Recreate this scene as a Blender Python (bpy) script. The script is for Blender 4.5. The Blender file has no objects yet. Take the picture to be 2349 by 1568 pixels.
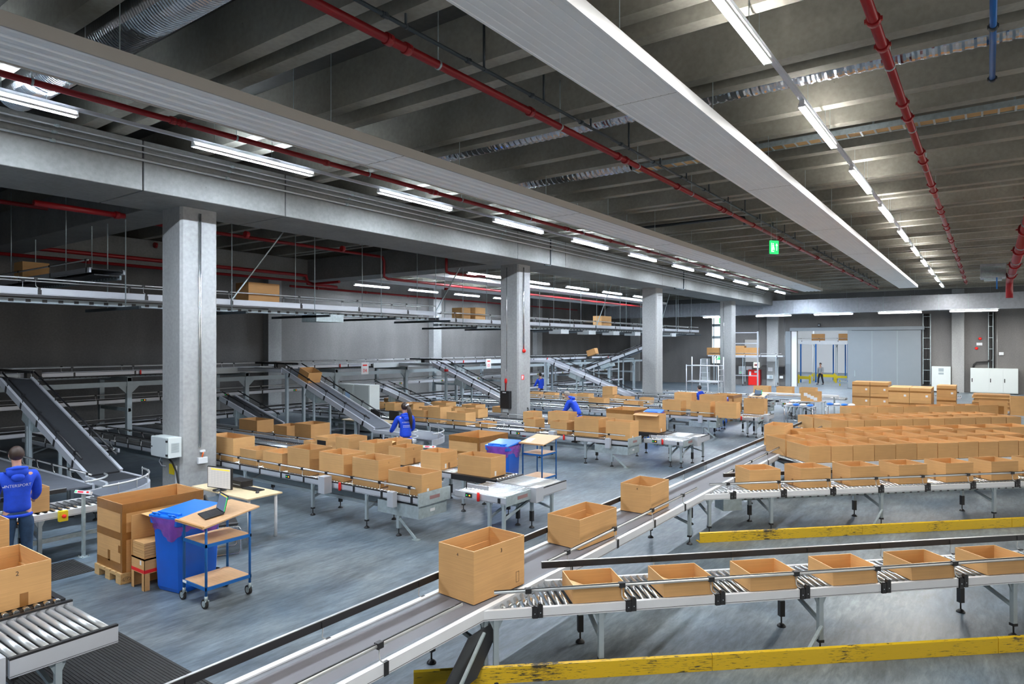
import bpy, math, random
from mathutils import Matrix, Vector, Euler
R = math.radians
rnd = random.Random(7)
SC = bpy.context.scene
COL = SC.collection
ORD = ['first', 'second', 'third', 'fourth', 'fifth', 'sixth', 'seventh', 'eighth', 'ninth', 'tenth', 'eleventh', 'twelfth',
       'thirteenth', 'fourteenth', 'fifteenth', 'sixteenth', 'seventeenth', 'eighteenth', 'nineteenth', 'twentieth']

# ------------------------------------------------------------------ materials
M = {}
def mat(name, col, rough=0.5, metal=0.0, noise=0.0, nscale=8.0, stretch=(1, 1, 1), bump=0.0, rnd_obj=0.0, emit=None, alpha=None, coat=0.0, coord='Object'):
    m = bpy.data.materials.new(name); m.use_nodes = True
    nt = m.node_tree; b = nt.nodes['Principled BSDF']
    b.inputs['Roughness'].default_value = rough; b.inputs['Metallic'].default_value = metal
    b.inputs['Base Color'].default_value = (*col, 1)
    if coat: b.inputs['Coat Weight'].default_value = coat; b.inputs['Coat Roughness'].default_value = 0.15
    if noise or bump or rnd_obj:
        tc = nt.nodes.new('ShaderNodeTexCoord'); mp = nt.nodes.new('ShaderNodeMapping')
        mp.inputs['Scale'].default_value = stretch
        nt.links.new(tc.outputs[coord], mp.inputs['Vector'])
        nz = nt.nodes.new('ShaderNodeTexNoise'); nz.inputs['Scale'].default_value = nscale
        nz.inputs['Detail'].default_value = 5; nz.inputs['Roughness'].default_value = 0.6
        nt.links.new(mp.outputs[0], nz.inputs['Vector'])
        rp = nt.nodes.new('ShaderNodeMapRange')
        rp.inputs['From Min'].default_value = 0.25; rp.inputs['From Max'].default_value = 0.75
        rp.inputs['To Min'].default_value = 1 - noise; rp.inputs['To Max'].default_value = 1 + noise
        nt.links.new(nz.outputs['Fac'], rp.inputs['Value'])
        fac = rp.outputs[0]
        if rnd_obj:
            oi = nt.nodes.new('ShaderNodeObjectInfo'); r2 = nt.nodes.new('ShaderNodeMapRange')
            r2.inputs['To Min'].default_value = 1 - rnd_obj; r2.inputs['To Max'].default_value = 1 + rnd_obj
            nt.links.new(oi.outputs['Random'], r2.inputs['Value'])
            mm = nt.nodes.new('ShaderNodeMath'); mm.operation = 'MULTIPLY'
            nt.links.new(fac, mm.inputs[0]); nt.links.new(r2.outputs[0], mm.inputs[1]); fac = mm.outputs[0]
        mx = nt.nodes.new('ShaderNodeVectorMath'); mx.operation = 'SCALE'
        mx.inputs[0].default_value = col
        nt.links.new(fac, mx.inputs['Scale'])
        nt.links.new(mx.outputs[0], b.inputs['Base Color'])
        if bump:
            bp = nt.nodes.new('ShaderNodeBump'); bp.inputs['Strength'].default_value = bump; bp.inputs['Distance'].default_value = 0.01
            nt.links.new(nz.outputs['Fac'], bp.inputs['Height']); nt.links.new(bp.outputs[0], b.inputs['Normal'])
    if emit:
        b.inputs['Emission Color'].default_value = (*emit[0], 1); b.inputs['Emission Strength'].default_value = emit[1]
    if alpha is not None:
        b.inputs['Alpha'].default_value = alpha
    M[name] = m
    return m

def floor_material():
    m = bpy.data.materials.new('polished_concrete'); m.use_nodes = True
    nt = m.node_tree; b = nt.nodes['Principled BSDF']; L = nt.links.new
    tc = nt.nodes.new('ShaderNodeTexCoord')
    def noise(scale, stretch, rot, det=6, rough=0.62):
        mp = nt.nodes.new('ShaderNodeMapping'); mp.inputs['Scale'].default_value = stretch; mp.inputs['Rotation'].default_value = (0, 0, rot)
        L(tc.outputs['Object'], mp.inputs['Vector'])
        n = nt.nodes.new('ShaderNodeTexNoise'); n.inputs['Scale'].default_value = scale; n.inputs['Detail'].default_value = det
        n.inputs['Roughness'].default_value = rough; n.inputs['Distortion'].default_value = 0.4
        L(mp.outputs[0], n.inputs['Vector']); return n.outputs['Fac']
    big = noise(0.55, (1, 1, 1), 0)
    streak = noise(1.5, (1.7, 0.55, 1), R(14), 8, 0.7)
    fine = noise(5, (3, 0.6, 1), R(-30), 8, 0.72)
    def ramp(src, a, c, p0, p1):
        r = nt.nodes.new('ShaderNodeValToRGB'); L(src, r.inputs[0])
        r.color_ramp.elements[0].position = p0; r.color_ramp.elements[1].position = p1
        r.color_ramp.elements[0].color = (*a, 1); r.color_ramp.elements[1].color = (*c, 1); return r.outputs[0]
    base = ramp(big, (0.105, 0.15, 0.20), (0.21, 0.24, 0.255), 0.33, 0.68)
    st = ramp(streak, (0.5, 0.51, 0.53), (1.38, 1.36, 1.33), 0.3, 0.7)
    fn = ramp(fine, (0.6, 0.61, 0.62), (1.22, 1.22, 1.22), 0.33, 0.68)
    def mul(a, c):
        x = nt.nodes.new('ShaderNodeMix'); x.data_type = 'RGBA'; x.blend_type = 'MULTIPLY'; x.inputs[0].default_value = 1
        L(a, x.inputs[6]); L(c, x.inputs[7]); return x.outputs[2]
    L(mul(mul(base, st), fn), b.inputs['Base Color'])
    rr = nt.nodes.new('ShaderNodeMapRange'); L(streak, rr.inputs['Value'])
    rr.inputs['To Min'].default_value = 0.3; rr.inputs['To Max'].default_value = 0.5
    L(rr.outputs[0], b.inputs['Roughness'])
    b.inputs['Specular IOR Level'].default_value = 0.35
    M['floor'] = m

def concrete(name, col, amount=0.25, vert=True):
    m = bpy.data.materials.new(name); m.use_nodes = True
    nt = m.node_tree; b = nt.nodes['Principled BSDF']; L = nt.links.new
    tc = nt.nodes.new('ShaderNodeTexCoord')
    def noise(scale, st, det=5):
        mp = nt.nodes.new('ShaderNodeMapping'); mp.inputs['Scale'].default_value = st
        L(tc.outputs['Object'], mp.inputs['Vector'])
        n = nt.nodes.new('ShaderNodeTexNoise'); n.inputs['Scale'].default_value = scale; n.inputs['Detail'].default_value = det
        L(mp.outputs[0], n.inputs['Vector']); return n.outputs['Fac']
    a = noise(0.9, (1, 1, 0.35 if vert else 1)); c = noise(14, (1, 1, 1), 3)
    def rng(src, lo, hi, f0, f1):
        r = nt.nodes.new('ShaderNodeMapRange'); L(src, r.inputs['Value']); r.inputs['From Min'].default_value = f0; r.inputs['From Max'].default_value = f1
        r.inputs['To Min'].default_value = lo; r.inputs['To Max'].default_value = hi; return r.outputs[0]
    mm = nt.nodes.new('ShaderNodeMath'); mm.operation = 'MULTIPLY'
    L(rng(a, 1 - amount, 1 + amount, 0.3, 0.7), mm.inputs[0]); L(rng(c, 0.9, 1.08, 0.3, 0.7), mm.inputs[1])
    pits = nt.nodes.new('ShaderNodeTexVoronoi'); pits.inputs['Scale'].default_value = 3.1
    L(tc.outputs['Object'], pits.inputs['Vector'])
    m2 = nt.nodes.new('ShaderNodeMath'); m2.operation = 'MULTIPLY'
    L(mm.outputs[0], m2.inputs[0]); L(rng(pits.outputs['Distance'], 0.72, 1.0, 0.03, 0.05), m2.inputs[1])
    mx = nt.nodes.new('ShaderNodeVectorMath'); mx.operation = 'SCALE'; mx.inputs[0].default_value = col
    L(m2.outputs[0], mx.inputs['Scale']); L(mx.outputs[0], b.inputs['Base Color'])
    b.inputs['Roughness'].default_value = 0.8
    M[name] = m

def yellow_material():
    m = mat('yellow_paint', (0.75, 0.50, 0.012), 0.42)
    nt = m.node_tree; b = nt.nodes['Principled BSDF']; L = nt.links.new
    tc = nt.nodes.new('ShaderNodeTexCoord'); mp = nt.nodes.new('ShaderNodeMapping'); mp.inputs['Scale'].default_value = (2.2, 1, 26)
    L(tc.outputs['Object'], mp.inputs['Vector'])
    n = nt.nodes.new('ShaderNodeTexNoise'); n.inputs['Scale'].default_value = 3.2; n.inputs['Detail'].default_value = 7; n.inputs['Roughness'].default_value = 0.72
    L(mp.outputs[0], n.inputs['Vector'])
    mp2 = nt.nodes.new('ShaderNodeMapping'); L(tc.outputs['Object'], mp2.inputs['Vector'])
    n2 = nt.nodes.new('ShaderNodeTexNoise'); n2.inputs['Scale'].default_value = 1.3; L(mp2.outputs[0], n2.inputs['Vector'])
    ad = nt.nodes.new('ShaderNodeMath'); ad.operation = 'ADD'; L(n.outputs['Fac'], ad.inputs[0])
    k = nt.nodes.new('ShaderNodeMath'); k.operation = 'MULTIPLY'; k.inputs[1].default_value = 0.45; L(n2.outputs['Fac'], k.inputs[0]); L(k.outputs[0], ad.inputs[1])
    r = nt.nodes.new('ShaderNodeValToRGB'); L(ad.outputs[0], r.inputs[0])
    e = r.color_ramp.elements
    e[0].position = 0.0; e[0].color = (0.80, 0.52, 0.010, 1); e[1].position = 0.83; e[1].color = (0.05, 0.045, 0.03, 1)
    x = r.color_ramp.elements.new(0.785); x.color = (0.72, 0.47, 0.015, 1)
    L(r.outputs[0], b.inputs['Base Color'])

def card_material(name, col):
    m = bpy.data.materials.new(name); m.use_nodes = True
    nt = m.node_tree; b = nt.nodes['Principled BSDF']; L = nt.links.new
    tc = nt.nodes.new('ShaderNodeTexCoord')
    mp = nt.nodes.new('ShaderNodeMapping'); mp.inputs['Scale'].default_value = (0.6, 0.6, 22); L(tc.outputs['Object'], mp.inputs['Vector'])
    n = nt.nodes.new('ShaderNodeTexNoise'); n.inputs['Scale'].default_value = 4; n.inputs['Detail'].default_value = 4; L(mp.outputs[0], n.inputs['Vector'])
    n2 = nt.nodes.new('ShaderNodeTexNoise'); n2.inputs['Scale'].default_value = 2.5; n2.inputs['Detail'].default_value = 3; L(tc.outputs['Object'], n2.inputs['Vector'])
    oi = nt.nodes.new('ShaderNodeObjectInfo')
    def rng(src, lo, hi, f0=0.3, f1=0.7):
        r = nt.nodes.new('ShaderNodeMapRange'); L(src, r.inputs['Value']); r.inputs['From Min'].default_value = f0; r.inputs['From Max'].default_value = f1
        r.inputs['To Min'].default_value = lo; r.inputs['To Max'].default_value = hi; return r.outputs[0]
    def mul(a, c):
        x = nt.nodes.new('ShaderNodeMath'); x.operation = 'MULTIPLY'; L(a, x.inputs[0]); L(c, x.inputs[1]); return x.outputs[0]
    f = mul(mul(rng(n.outputs['Fac'], 0.93, 1.06), rng(n2.outputs['Fac'], 0.93, 1.06)), rng(oi.outputs['Random'], 0.88, 1.08, 0, 1))
    mx = nt.nodes.new('ShaderNodeVectorMath'); mx.operation = 'SCALE'; mx.inputs[0].default_value = col
    L(f, mx.inputs['Scale']); L(mx.outputs[0], b.inputs['Base Color'])
    b.inputs['Roughness'].default_value = 0.75
    bp = nt.nodes.new('ShaderNodeBump'); bp.inputs['Strength'].default_value = 0.12; bp.inputs['Distance'].default_value = 0.004
    L(n.outputs['Fac'], bp.inputs['Height']); L(bp.outputs[0], b.inputs['Normal'])
    M[name] = m

floor_material(); yellow_material()
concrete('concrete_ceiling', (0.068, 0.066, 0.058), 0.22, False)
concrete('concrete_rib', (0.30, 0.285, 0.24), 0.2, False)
concrete('concrete_wall', (0.175, 0.168, 0.162), 0.16)
concrete('concrete_column', (0.365, 0.37, 0.366), 0.16)
concrete('concrete_beam', (0.22, 0.222, 0.216), 0.14, False)
card_material('cardboard', (0.64, 0.365, 0.145))
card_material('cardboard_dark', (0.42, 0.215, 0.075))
mat('card_edge', (0.80, 0.56, 0.31), 0.8)
mat('packing_tape', (0.30, 0.135, 0.035), 0.28, noise=0.12, nscale=12)
mat('paper', (0.82, 0.83, 0.85), 0.7)
mat('ink', (0.025, 0.02, 0.02), 0.6)
mat('alu_frame', (0.56, 0.585, 0.635), 0.38, 0.25, noise=0.04, nscale=3)
mat('white_frame', (0.74, 0.76, 0.79), 0.4, 0.05, noise=0.04, nscale=3)
mat('galvanised', (0.46, 0.54, 0.56), 0.42, 0.45, noise=0.18, nscale=14)
mat('steel_grey', (0.34, 0.40, 0.43), 0.5, 0.1, noise=0.08, nscale=6)
mat('label_faded', (0.30, 0.17, 0.17), 0.6)
mat('chrome', (0.72, 0.74, 0.75), 0.22, 0.95, noise=0.06, nscale=20)
mat('alu_rail', (0.62, 0.63, 0.63), 0.35, 0.6, noise=0.05, nscale=9)
mat('black_plastic', (0.016, 0.016, 0.018), 0.42)
mat('black_rubber', (0.022, 0.021, 0.021), 0.7, noise=0.25, nscale=30)
mat('belt_grey', (0.155, 0.152, 0.172), 0.55, noise=0.05, nscale=3, stretch=(0.2, 3, 1))
mat('belt_black', (0.035, 0.037, 0.042), 0.45, noise=0.2, nscale=5)
mat('belt_slate', (0.13, 0.14, 0.165), 0.4, noise=0.15, nscale=4)
mat('red_paint', (0.30, 0.008, 0.011), 0.36, noise=0.08, nscale=5)
mat('red_plastic', (0.85, 0.02, 0.015), 0.35)
mat('dark_pipe', (0.05, 0.062, 0.07), 0.45, 0.3)
mat('blue_paint', (0.012, 0.13, 0.42), 0.35, noise=0.05, nscale=6)
mat('blue_plastic', (0.008, 0.125, 0.66), 0.35, noise=0.06, nscale=4)
mat('blue_lid', (0.012, 0.19, 0.80), 0.3)
mat('violet_film', (0.42, 0.10, 0.55), 0.16, alpha=0.62, coat=0.5, noise=0.35, nscale=5, bump=0.5)
mat('beech', (0.66, 0.40, 0.21), 0.45, noise=0.12, nscale=5, stretch=(1, 9, 1))
mat('beech_edge', (0.55, 0.28, 0.09), 0.5)
mat('pine', (0.58, 0.37, 0.16), 0.75, noise=0.2, nscale=5, stretch=(1, 8, 8))
mat('desk_maple', (0.70, 0.55, 0.34), 0.45, noise=0.06, nscale=5, stretch=(1, 6, 1))
mat('white_paint', (0.78, 0.79, 0.80), 0.4)
mat('panel_white', (0.9, 0.91, 0.91), 0.45, noise=0.03, nscale=2)
mat('panel_edge', (0.42, 0.39, 0.345), 0.55)
mat('cabinet_grey', (0.60, 0.645, 0.66), 0.4)
mat('cabinet_pale', (0.66, 0.71, 0.70), 0.4)
mat('door_blue_grey', (0.22, 0.25, 0.275), 0.45, noise=0.03, nscale=2)
mat('spiral_zinc', (0.55, 0.58, 0.62), 0.2, 1.0)
mat('duct_zinc', (0.46, 0.49, 0.54), 0.42, 0.7, noise=0.14, nscale=6)
mat('hoodie_blue', (0.008, 0.062, 0.60), 0.8, noise=0.12, nscale=18)
mat('denim', (0.030, 0.072, 0.15), 0.85, noise=0.3, nscale=14)
mat('grey_shirt', (0.34, 0.35, 0.36), 0.85)
mat('dark_cloth', (0.03, 0.03, 0.04), 0.85)
mat('skin', (0.58, 0.31, 0.21), 0.5)
mat('hair_brown', (0.035, 0.018, 0.011), 0.55, noise=0.3, nscale=40)
mat('hair_grey', (0.26, 0.23, 0.2), 0.6, noise=0.2, nscale=40)
mat('hair_black', (0.012, 0.009, 0.008), 0.5)
mat('shoe_dark', (0.02, 0.02, 0.022), 0.6)
mat('print_white', (0.85, 0.86, 0.9), 0.6)
mat('safety_yellow', (0.80, 0.62, 0.02), 0.45)
mat('lamp_white', (1, 1, 1), 0.5, emit=((1.0, 0.985, 0.95), 290.0))
mat('lamp_white_left', (1, 1, 1), 0.5, emit=((0.84, 0.95, 1.08), 370.0))
mat('exit_green', (0.01, 0.45, 0.10), 0.4, emit=((0.02, 0.75, 0.16), 1.3))
mat('exit_white', (0.9, 0.95, 0.9), 0.4, emit=((0.85, 1, 0.88), 1.5))
mat('led_red', (0.8, 0.02, 0.03), 0.4, emit=((1.0, 0.02, 0.05), 1.6))
mat('led_green', (0.02, 0.8, 0.1), 0.4, emit=((0.02, 1.0, 0.15), 1.6))
mat('led_amber', (0.9, 0.4, 0.02), 0.4, emit=((1.0, 0.35, 0.02), 1.6))
mat('screen_pale', (0.3, 0.3, 0.3), 0.3, emit=((0.62, 0.58, 0.53), 0.75))
mat('screen_yellow', (0.3, 0.3, 0.1), 0.3, emit=((0.95, 0.70, 0.02), 0.9))
mat('screen_blue', (0.05, 0.07, 0.1), 0.3, emit=((0.12, 0.19, 0.30), 0.7))
mat('daylight_pane', (0.8, 0.85, 0.9), 0.3, emit=((0.85, 0.95, 1.0), 2.2))
mat('orange_plug', (0.8, 0.15, 0.03), 0.5)

# ------------------------------------------------------------------ mesh builder
class MB:
    def __init__(s): s.v = []; s.f = []; s.m = []; s.sm = []; s.X = None
    def _add(s, vs, fs, m=0, sm=False):
        o = len(s.v)
        if s.X is not None: vs = [s.X @ Vector(p) for p in vs]
        s.v += [tuple(p) for p in vs]
        for f in fs: s.f.append([i + o for i in f]); s.m.append(m); s.sm.append(sm)
        return s
    def box(s, x0, x1, y0, y1, z0, z1, m=0):
        return s._add([(x0, y0, z0), (x1, y0, z0), (x1, y1, z0), (x0, y1, z0), (x0, y0, z1), (x1, y0, z1), (x1, y1, z1), (x0, y1, z1)],
                      [(0, 3, 2, 1), (4, 5, 6, 7), (0, 1, 5, 4), (1, 2, 6, 5), (2, 3, 7, 6), (3, 0, 4, 7)], m)
    def hexa(s, b, t, m=0):   # bottom quad, top quad
        return s._add(list(b) + list(t), [(0, 3, 2, 1), (4, 5, 6, 7), (0, 1, 5, 4), (1, 2, 6, 5), (2, 3, 7, 6), (3, 0, 4, 7)], m)
    def bar(s, p, q, w, h, m=0, up=(0, 0, 1)):
        p = Vector(p); q = Vector(q); d = (q - p).normalized(); u = Vector(up)
        if abs(d.dot(u)) > 0.98: u = Vector((1, 0, 0))
        a = d.cross(u).normalized() * w / 2; c = a.cross(d).normalized() * h / 2
        return s.hexa([p - a - c, q - a - c, q + a - c, p + a - c], [p - a + c, q - a + c, q + a + c, p + a + c], m)
    def tube(s, pts, r, n=8, m=0, caps=True, closed=False):
        pts = [Vector(p) for p in pts]; vs = []; fs = []; N = len(pts)
        rr = r if isinstance(r, (list, tuple)) else [r] * N
        t0 = (pts[1] - pts[0]).normalized(); u = Vector((0, 0, 1)) if abs(t0.z) < 0.9 else Vector((1, 0, 0))
        for i, p in enumerate(pts):
            if closed: t = (pts[(i + 1) % N] - pts[i - 1])
            elif i == 0: t = pts[1] - p
            elif i == N - 1: t = p - pts[i - 1]
            else: t = (pts[i + 1] - p).normalized() + (p - pts[i - 1]).normalized()
            if t.length < 1e-9: t = t0
            t.normalize(); a = t.cross(u)
            if a.length < 1e-6: a = t.cross(Vector((0, 1, 0)))
            a.normalize(); c = t.cross(a).normalized(); u = -c
            for k in range(n):
                g = 2 * math.pi * k / n; vs.append(p + (a * math.cos(g) + c * math.sin(g)) * rr[i])
        K = N if closed else N - 1
        for i in range(K):
            j = (i + 1) % N
            for k in range(n):
                fs.append((i * n + k, i * n + (k + 1) % n, j * n + (k + 1) % n, j * n + k))
        s._add(vs, fs, m, n > 5)
        if caps and not closed:
            o = len(s.v) - len(vs)
            s.f.append([o + k for k in range(n)][::-1]); s.m.append(m); s.sm.append(False)
            s.f.append([o + (N - 1) * n + k for k in range(n)]); s.m.append(m); s.sm.append(False)
        return s
    def cyl(s, p, q, r, n=12, m=0): return s.tube([p, q], r, n, m)
    def prism(s, poly, d, m=0):   # poly: list of 3d points, d: extrusion vector
        n = len(poly); d = Vector(d); P = [Vector(p) for p in poly]
        fs = [tuple(range(n))[::-1], tuple(range(n, 2 * n))] + [(i, (i + 1) % n, n + (i + 1) % n, n + i) for i in range(n)]
        return s._add(P + [p + d for p in P], fs, m)
    def quad(s, a, b, c, d, m=0): return s._add([a, b, c, d], [(0, 1, 2, 3)], m)
    def lathe(s, prof, n=20, m=0, c=(0, 0, 0)):
        vs = []; fs = []; N = len(prof)
        for (r, z) in prof:
            for k in range(n):
                g = 2 * math.pi * k / n; vs.append((c[0] + r * math.cos(g), c[1] + r * math.sin(g), c[2] + z))
        for i in range(N - 1):
            for k in range(n): fs.append((i * n + k, i * n + (k + 1) % n, (i + 1) * n + (k + 1) % n, (i + 1) * n + k))
        fs.append(tuple(range(n))[::-1]); fs.append(tuple((N - 1) * n + k for k in range(n)))
        return s._add(vs, fs, m, True)
    def ball(s, c, r, n=12, m=0, zmin=-1.0):
        rx, ry, rz = r if isinstance(r, (tuple, list)) else (r, r, r)
        k = max(4, n // 2); vs = []; fs = []
        for i in range(k + 1):
            a = math.acos(max(-1, min(1, 1 - (1 - zmin) * i / k))) if zmin > -1 else math.pi * i / k
            for j in range(n):
                g = 2 * math.pi * j / n
                vs.append((c[0] + rx * math.sin(a) * math.cos(g), c[1] + ry * math.sin(a) * math.sin(g), c[2] + rz * math.cos(a)))
        for i in range(k):
            for j in range(n): fs.append((i * n + j, (i + 1) * n + j, (i + 1) * n + (j + 1) % n, i * n + (j + 1) % n))
        return s._add(vs, fs, m, True)
    def mesh(s, name, mats):
        me = bpy.data.meshes.new(name); me.from_pydata(s.v, [], s.f); me.update()
        for x in (mats if isinstance(mats, (list, tuple)) else [mats]): me.materials.append(M[x] if isinstance(x, str) else x)
        me.polygons.foreach_set('material_index', s.m); me.polygons.foreach_set('use_smooth', s.sm); me.update()
        return me
    def build(s, name, mats, parent=None, bevel=0.0, loc=None, rot=None):
        o = bpy.data.objects.new(name, s.mesh(name, mats)); COL.objects.link(o)
        if parent is not None: o.parent = parent
        if loc is not None: o.location = loc
        if rot is not None: o.rotation_euler = rot
        if bevel:
            b = o.modifiers.new('bevel', 'BEVEL'); b.width = bevel; b.segments = 2; b.limit_method = 'ANGLE'; b.angle_limit = R(50)
        return o

def inst(name, me, parent, loc=(0, 0, 0), rot=(0, 0, 0), scale=None):
    o = bpy.data.objects.new(name, me); COL.objects.link(o); o.parent = parent; o.location = loc; o.rotation_euler = rot
    if scale: o.scale = scale
    return o
def tag(o, label=None, cat=None, group=None, kind=None):
    if label: o['label'] = label
    if cat: o['category'] = cat
    if group: o['group'] = group
    if kind: o['kind'] = kind
    return o
def thing(name, label, cat, loc=(0, 0, 0), rz=0.0, group=None):
    o = bpy.data.objects.new(name, None); COL.objects.link(o); o.location = loc; o.rotation_euler = (0, 0, rz); o.empty_display_size = 0.1
    return tag(o, label, cat, group)
def struct(o): o['kind'] = 'structure'; return o
def copy_tree(o, parent=None):
    c = o.copy(); COL.objects.link(c)
    if parent is not None: c.parent = parent
    for ch in list(o.children): copy_tree(ch, c)
    return c
def text_mesh(body, size, extrude=0.0008, align='CENTER'):
    cu = bpy.data.curves.new('lettering', 'FONT'); cu.body = body; cu.size = size; cu.extrude = extrude; cu.align_x = align; cu.align_y = 'CENTER'
    cu.resolution_u = 3
    o = bpy.data.objects.new('lettering', cu); COL.objects.link(o)
    dg = bpy.context.evaluated_depsgraph_get()
    me = bpy.data.meshes.new_from_object(o.evaluated_get(dg)); bpy.data.objects.remove(o); bpy.data.curves.remove(cu)
    return me
TXT = {}
def lettering(name, body, size, material, parent, loc, rot):
    k = (body, size, material)
    if k not in TXT:
        TXT[k] = text_mesh(body, size); TXT[k].materials.clear(); TXT[k].materials.append(M[material])
    return inst(name, TXT[k], parent, loc, rot)

# ------------------------------------------------------------------ camera (standing on a gallery, lens held level)
FPX, CX, HY, CAMH = 1512.0, 1174.5, 790.0, 3.25
YAW = math.atan((2266 - CX) / FPX)
cd = bpy.data.cameras.new('camera'); cam = bpy.data.objects.new('camera', cd); COL.objects.link(cam)
cam.location = (0, 0, CAMH); cam.rotation_euler = (R(90), 0, YAW)
cd.sensor_width = 36.0; cd.lens = FPX * 36.0 / 2349.0; cd.shift_y = (HY - 784.0) / 2349.0
cd.clip_end = 300; cd.clip_start = 0.05
SC.camera = cam
# ------------------------------------------------------------------ the building shell
WX, FY = -29.3, 54.5           # left wall plane, far wall plane
BZ, RZ, SZ = 6.1, 7.05, 7.72   # beam underside, rib underside, slab underside
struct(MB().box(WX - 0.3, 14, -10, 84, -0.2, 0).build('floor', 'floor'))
b = MB()
b.box(WX, 14, -10, FY + 0.3, SZ, SZ + 0.25); br = MB()
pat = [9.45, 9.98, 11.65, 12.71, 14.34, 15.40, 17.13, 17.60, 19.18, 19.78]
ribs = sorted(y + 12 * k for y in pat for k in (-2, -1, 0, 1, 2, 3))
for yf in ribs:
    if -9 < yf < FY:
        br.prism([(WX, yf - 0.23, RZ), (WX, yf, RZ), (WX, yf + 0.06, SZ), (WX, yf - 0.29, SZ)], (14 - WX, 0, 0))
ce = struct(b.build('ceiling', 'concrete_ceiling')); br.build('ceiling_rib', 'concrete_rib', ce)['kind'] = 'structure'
# column line with its long beam; joints where the beam lengths meet
cols = [-5.0, 7.0, 19.0, 31.0, 43.0]
b = MB()
cuts = [-10.0, -6.5, -3.0, 5.9, 8.95, 17.9, 20.95, 29.9, 32.95, 41.9, 44.95, 53.6]
for i in range(len(cuts) - 1):
    b.box(-14.5, -12.68, cuts[i] + 0.012, cuts[i + 1] - 0.012, BZ, RZ - 0.02)
b.box(-14.44, -12.76, -10, 53.6, BZ + 0.06, RZ - 0.08)
struct(b.build('beam', 'concrete_beam', bevel=0.015))
for i, y in enumerate(cols):
    c = 0.05
    x0, x1, y0, y1 = -14.25, -13.45, y, y + 0.8
    p = [(x0 + c, y0), (x1 - c, y0), (x1, y0 + c), (x1, y1 - c), (x1 - c, y1), (x0 + c, y1), (x0, y1 - c), (x0, y0 + c)]
    struct(MB().prism([(a, d, 0) for a, d in p], (0, 0, BZ)).build('column', 'concrete_column'))
struct(MB().box(-25.2, -14.5, 18.55, 19.75, BZ, RZ - 0.01).build('beam', 'concrete_beam', bevel=0.015))
struct(MB().box(-25.2, -14.5, 6.75, 7.8, BZ, RZ - 0.01).build('beam', 'concrete_beam', bevel=0.015))
struct(MB().box(-25.6, -24.65, 7.8, 18.55, BZ, RZ - 0.01).build('beam', 'concrete_beam', bevel=0.015))
struct(MB().box(WX - 0.3, WX, -10, FY, 0, SZ).build('wall_left', 'concrete_wall'))
for y in (-4.6, 7.4, 19.4, 31.4, 43.4):
    struct(MB().box(WX, WX + 0.42, y, y + 0.75, 0, SZ).build('trim_1', 'concrete_column'))
b = MB().box(14, 14.3, -10, FY, 0, 1.0).box(14, 14.3, -10, FY, 5.4, SZ)
for y in range(-10, 55, 6): b.box(14, 14.3, y - 0.4, y + 0.4, 1.0, 5.4)  # openings between these piers are added, unseen, to let side fill light in
struct(b.build('wall_right', 'concrete_wall'))
struct(MB().box(WX - 0.3, 14.3, -10.3, -10, 0, SZ).build('wall_back', 'concrete_wall'))
b = MB()
T = FY + 0.3
def wl(x0, x1, z0=0, z1=SZ): b.box(x0, x1, FY, T, z0, z1)
wl(WX, -18.75); wl(-18.75, -18.0, 0, 1.7); wl(-18.75, -18.0, 5.65, SZ); wl(-18.0, -16.1); wl(-16.1, -15.0, 0, 1.85); wl(-16.1, -15.0, 3.65, SZ)
wl(-15.0, -12.03); wl(-12.03, -8.2, 4.35, SZ); wl(-8.2, 14)
struct(b.build('wall_far', 'concrete_wall'))
for x0, x1 in ((-14.2, -13.35), (-26.0, -25.2), (-2.0, -1.3), (9.0, 9.8)):
    struct(MB().box(x0, x1, FY - 0.35, FY, 0, RZ).build('trim_2', 'concrete_column'))
# tall glazed slot in the far wall
w = MB()
for z in (2.6, 3.75, 4.75): w.box(-18.75, -18.0, FY + 0.05, FY + 0.2, z, z + 0.22)
w.box(-18.62, -18.57, FY + 0.05, FY + 0.2, 1.7, 5.65)
w1 = struct(w.build('window_1', 'steel_grey'))
MB().box(-18.75, -18.0, FY + 0.22, FY + 0.25, 1.7, 5.65).build('window_pane', 'daylight_pane', w1)
# sliding door, its track and the opening's lining
d1 = struct(MB().box(-8.45, -3.8, FY - 0.2, FY - 0.08, 0.02, 4.28).build('door_1', 'door_blue_grey', bevel=0.01))
b = MB()
for x in (-6.85, -5.25): b.box(x - 0.012, x + 0.012, FY - 0.206, FY - 0.2, 0.05, 4.25)
b.build('panel_joint', 'steel_grey', d1)
MB().box(-7.98, -7.93, FY - 0.26, FY - 0.2, 0.9, 1.35).build('door_handle', 'steel_grey', d1)
struct(MB().box(-12.5, -3.6, FY - 0.3, FY - 0.02, 4.3, 4.55).build('trim_3', 'door_blue_grey', bevel=0.01))
b = MB().box(-12.4, -12.03, FY - 0.12, FY, 0, 4.3)
struct(b.build('trim_4', 'white_paint', bevel=0.01))
struct(MB().box(-12.85, -12.45, FY - 0.15, FY, 0, 4.3).build('trim_5', 'door_blue_grey', bevel=0.01))
d2 = struct(MB().box(-19.6, -18.85, FY - 0.05, FY - 0.01, 0, 2.1).build('door_2', 'cabinet_grey'))
MB().box(-19.0, -18.93, FY - 0.1, FY - 0.05, 1.0, 1.04).build('door_handle', 'black_plastic', d2)
# the next hall seen through the opening
struct(MB().box(-34, 4, 83.5, 83.8, 0, 8).build('wall_annex', 'white_paint'))
struct(MB().box(-34, 4, T, 83.5, 7.7, 7.9).build('ceiling_annex', 'white_paint'))
struct(MB().box(-34.2, -34, T, 83.5, 0, 7.7).build('wall_annex_left', 'white_paint'))
struct(MB().box(4, 4.2, T, 83.5, 0, 7.7).build('wall_annex_right', 'white_paint'))

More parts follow.
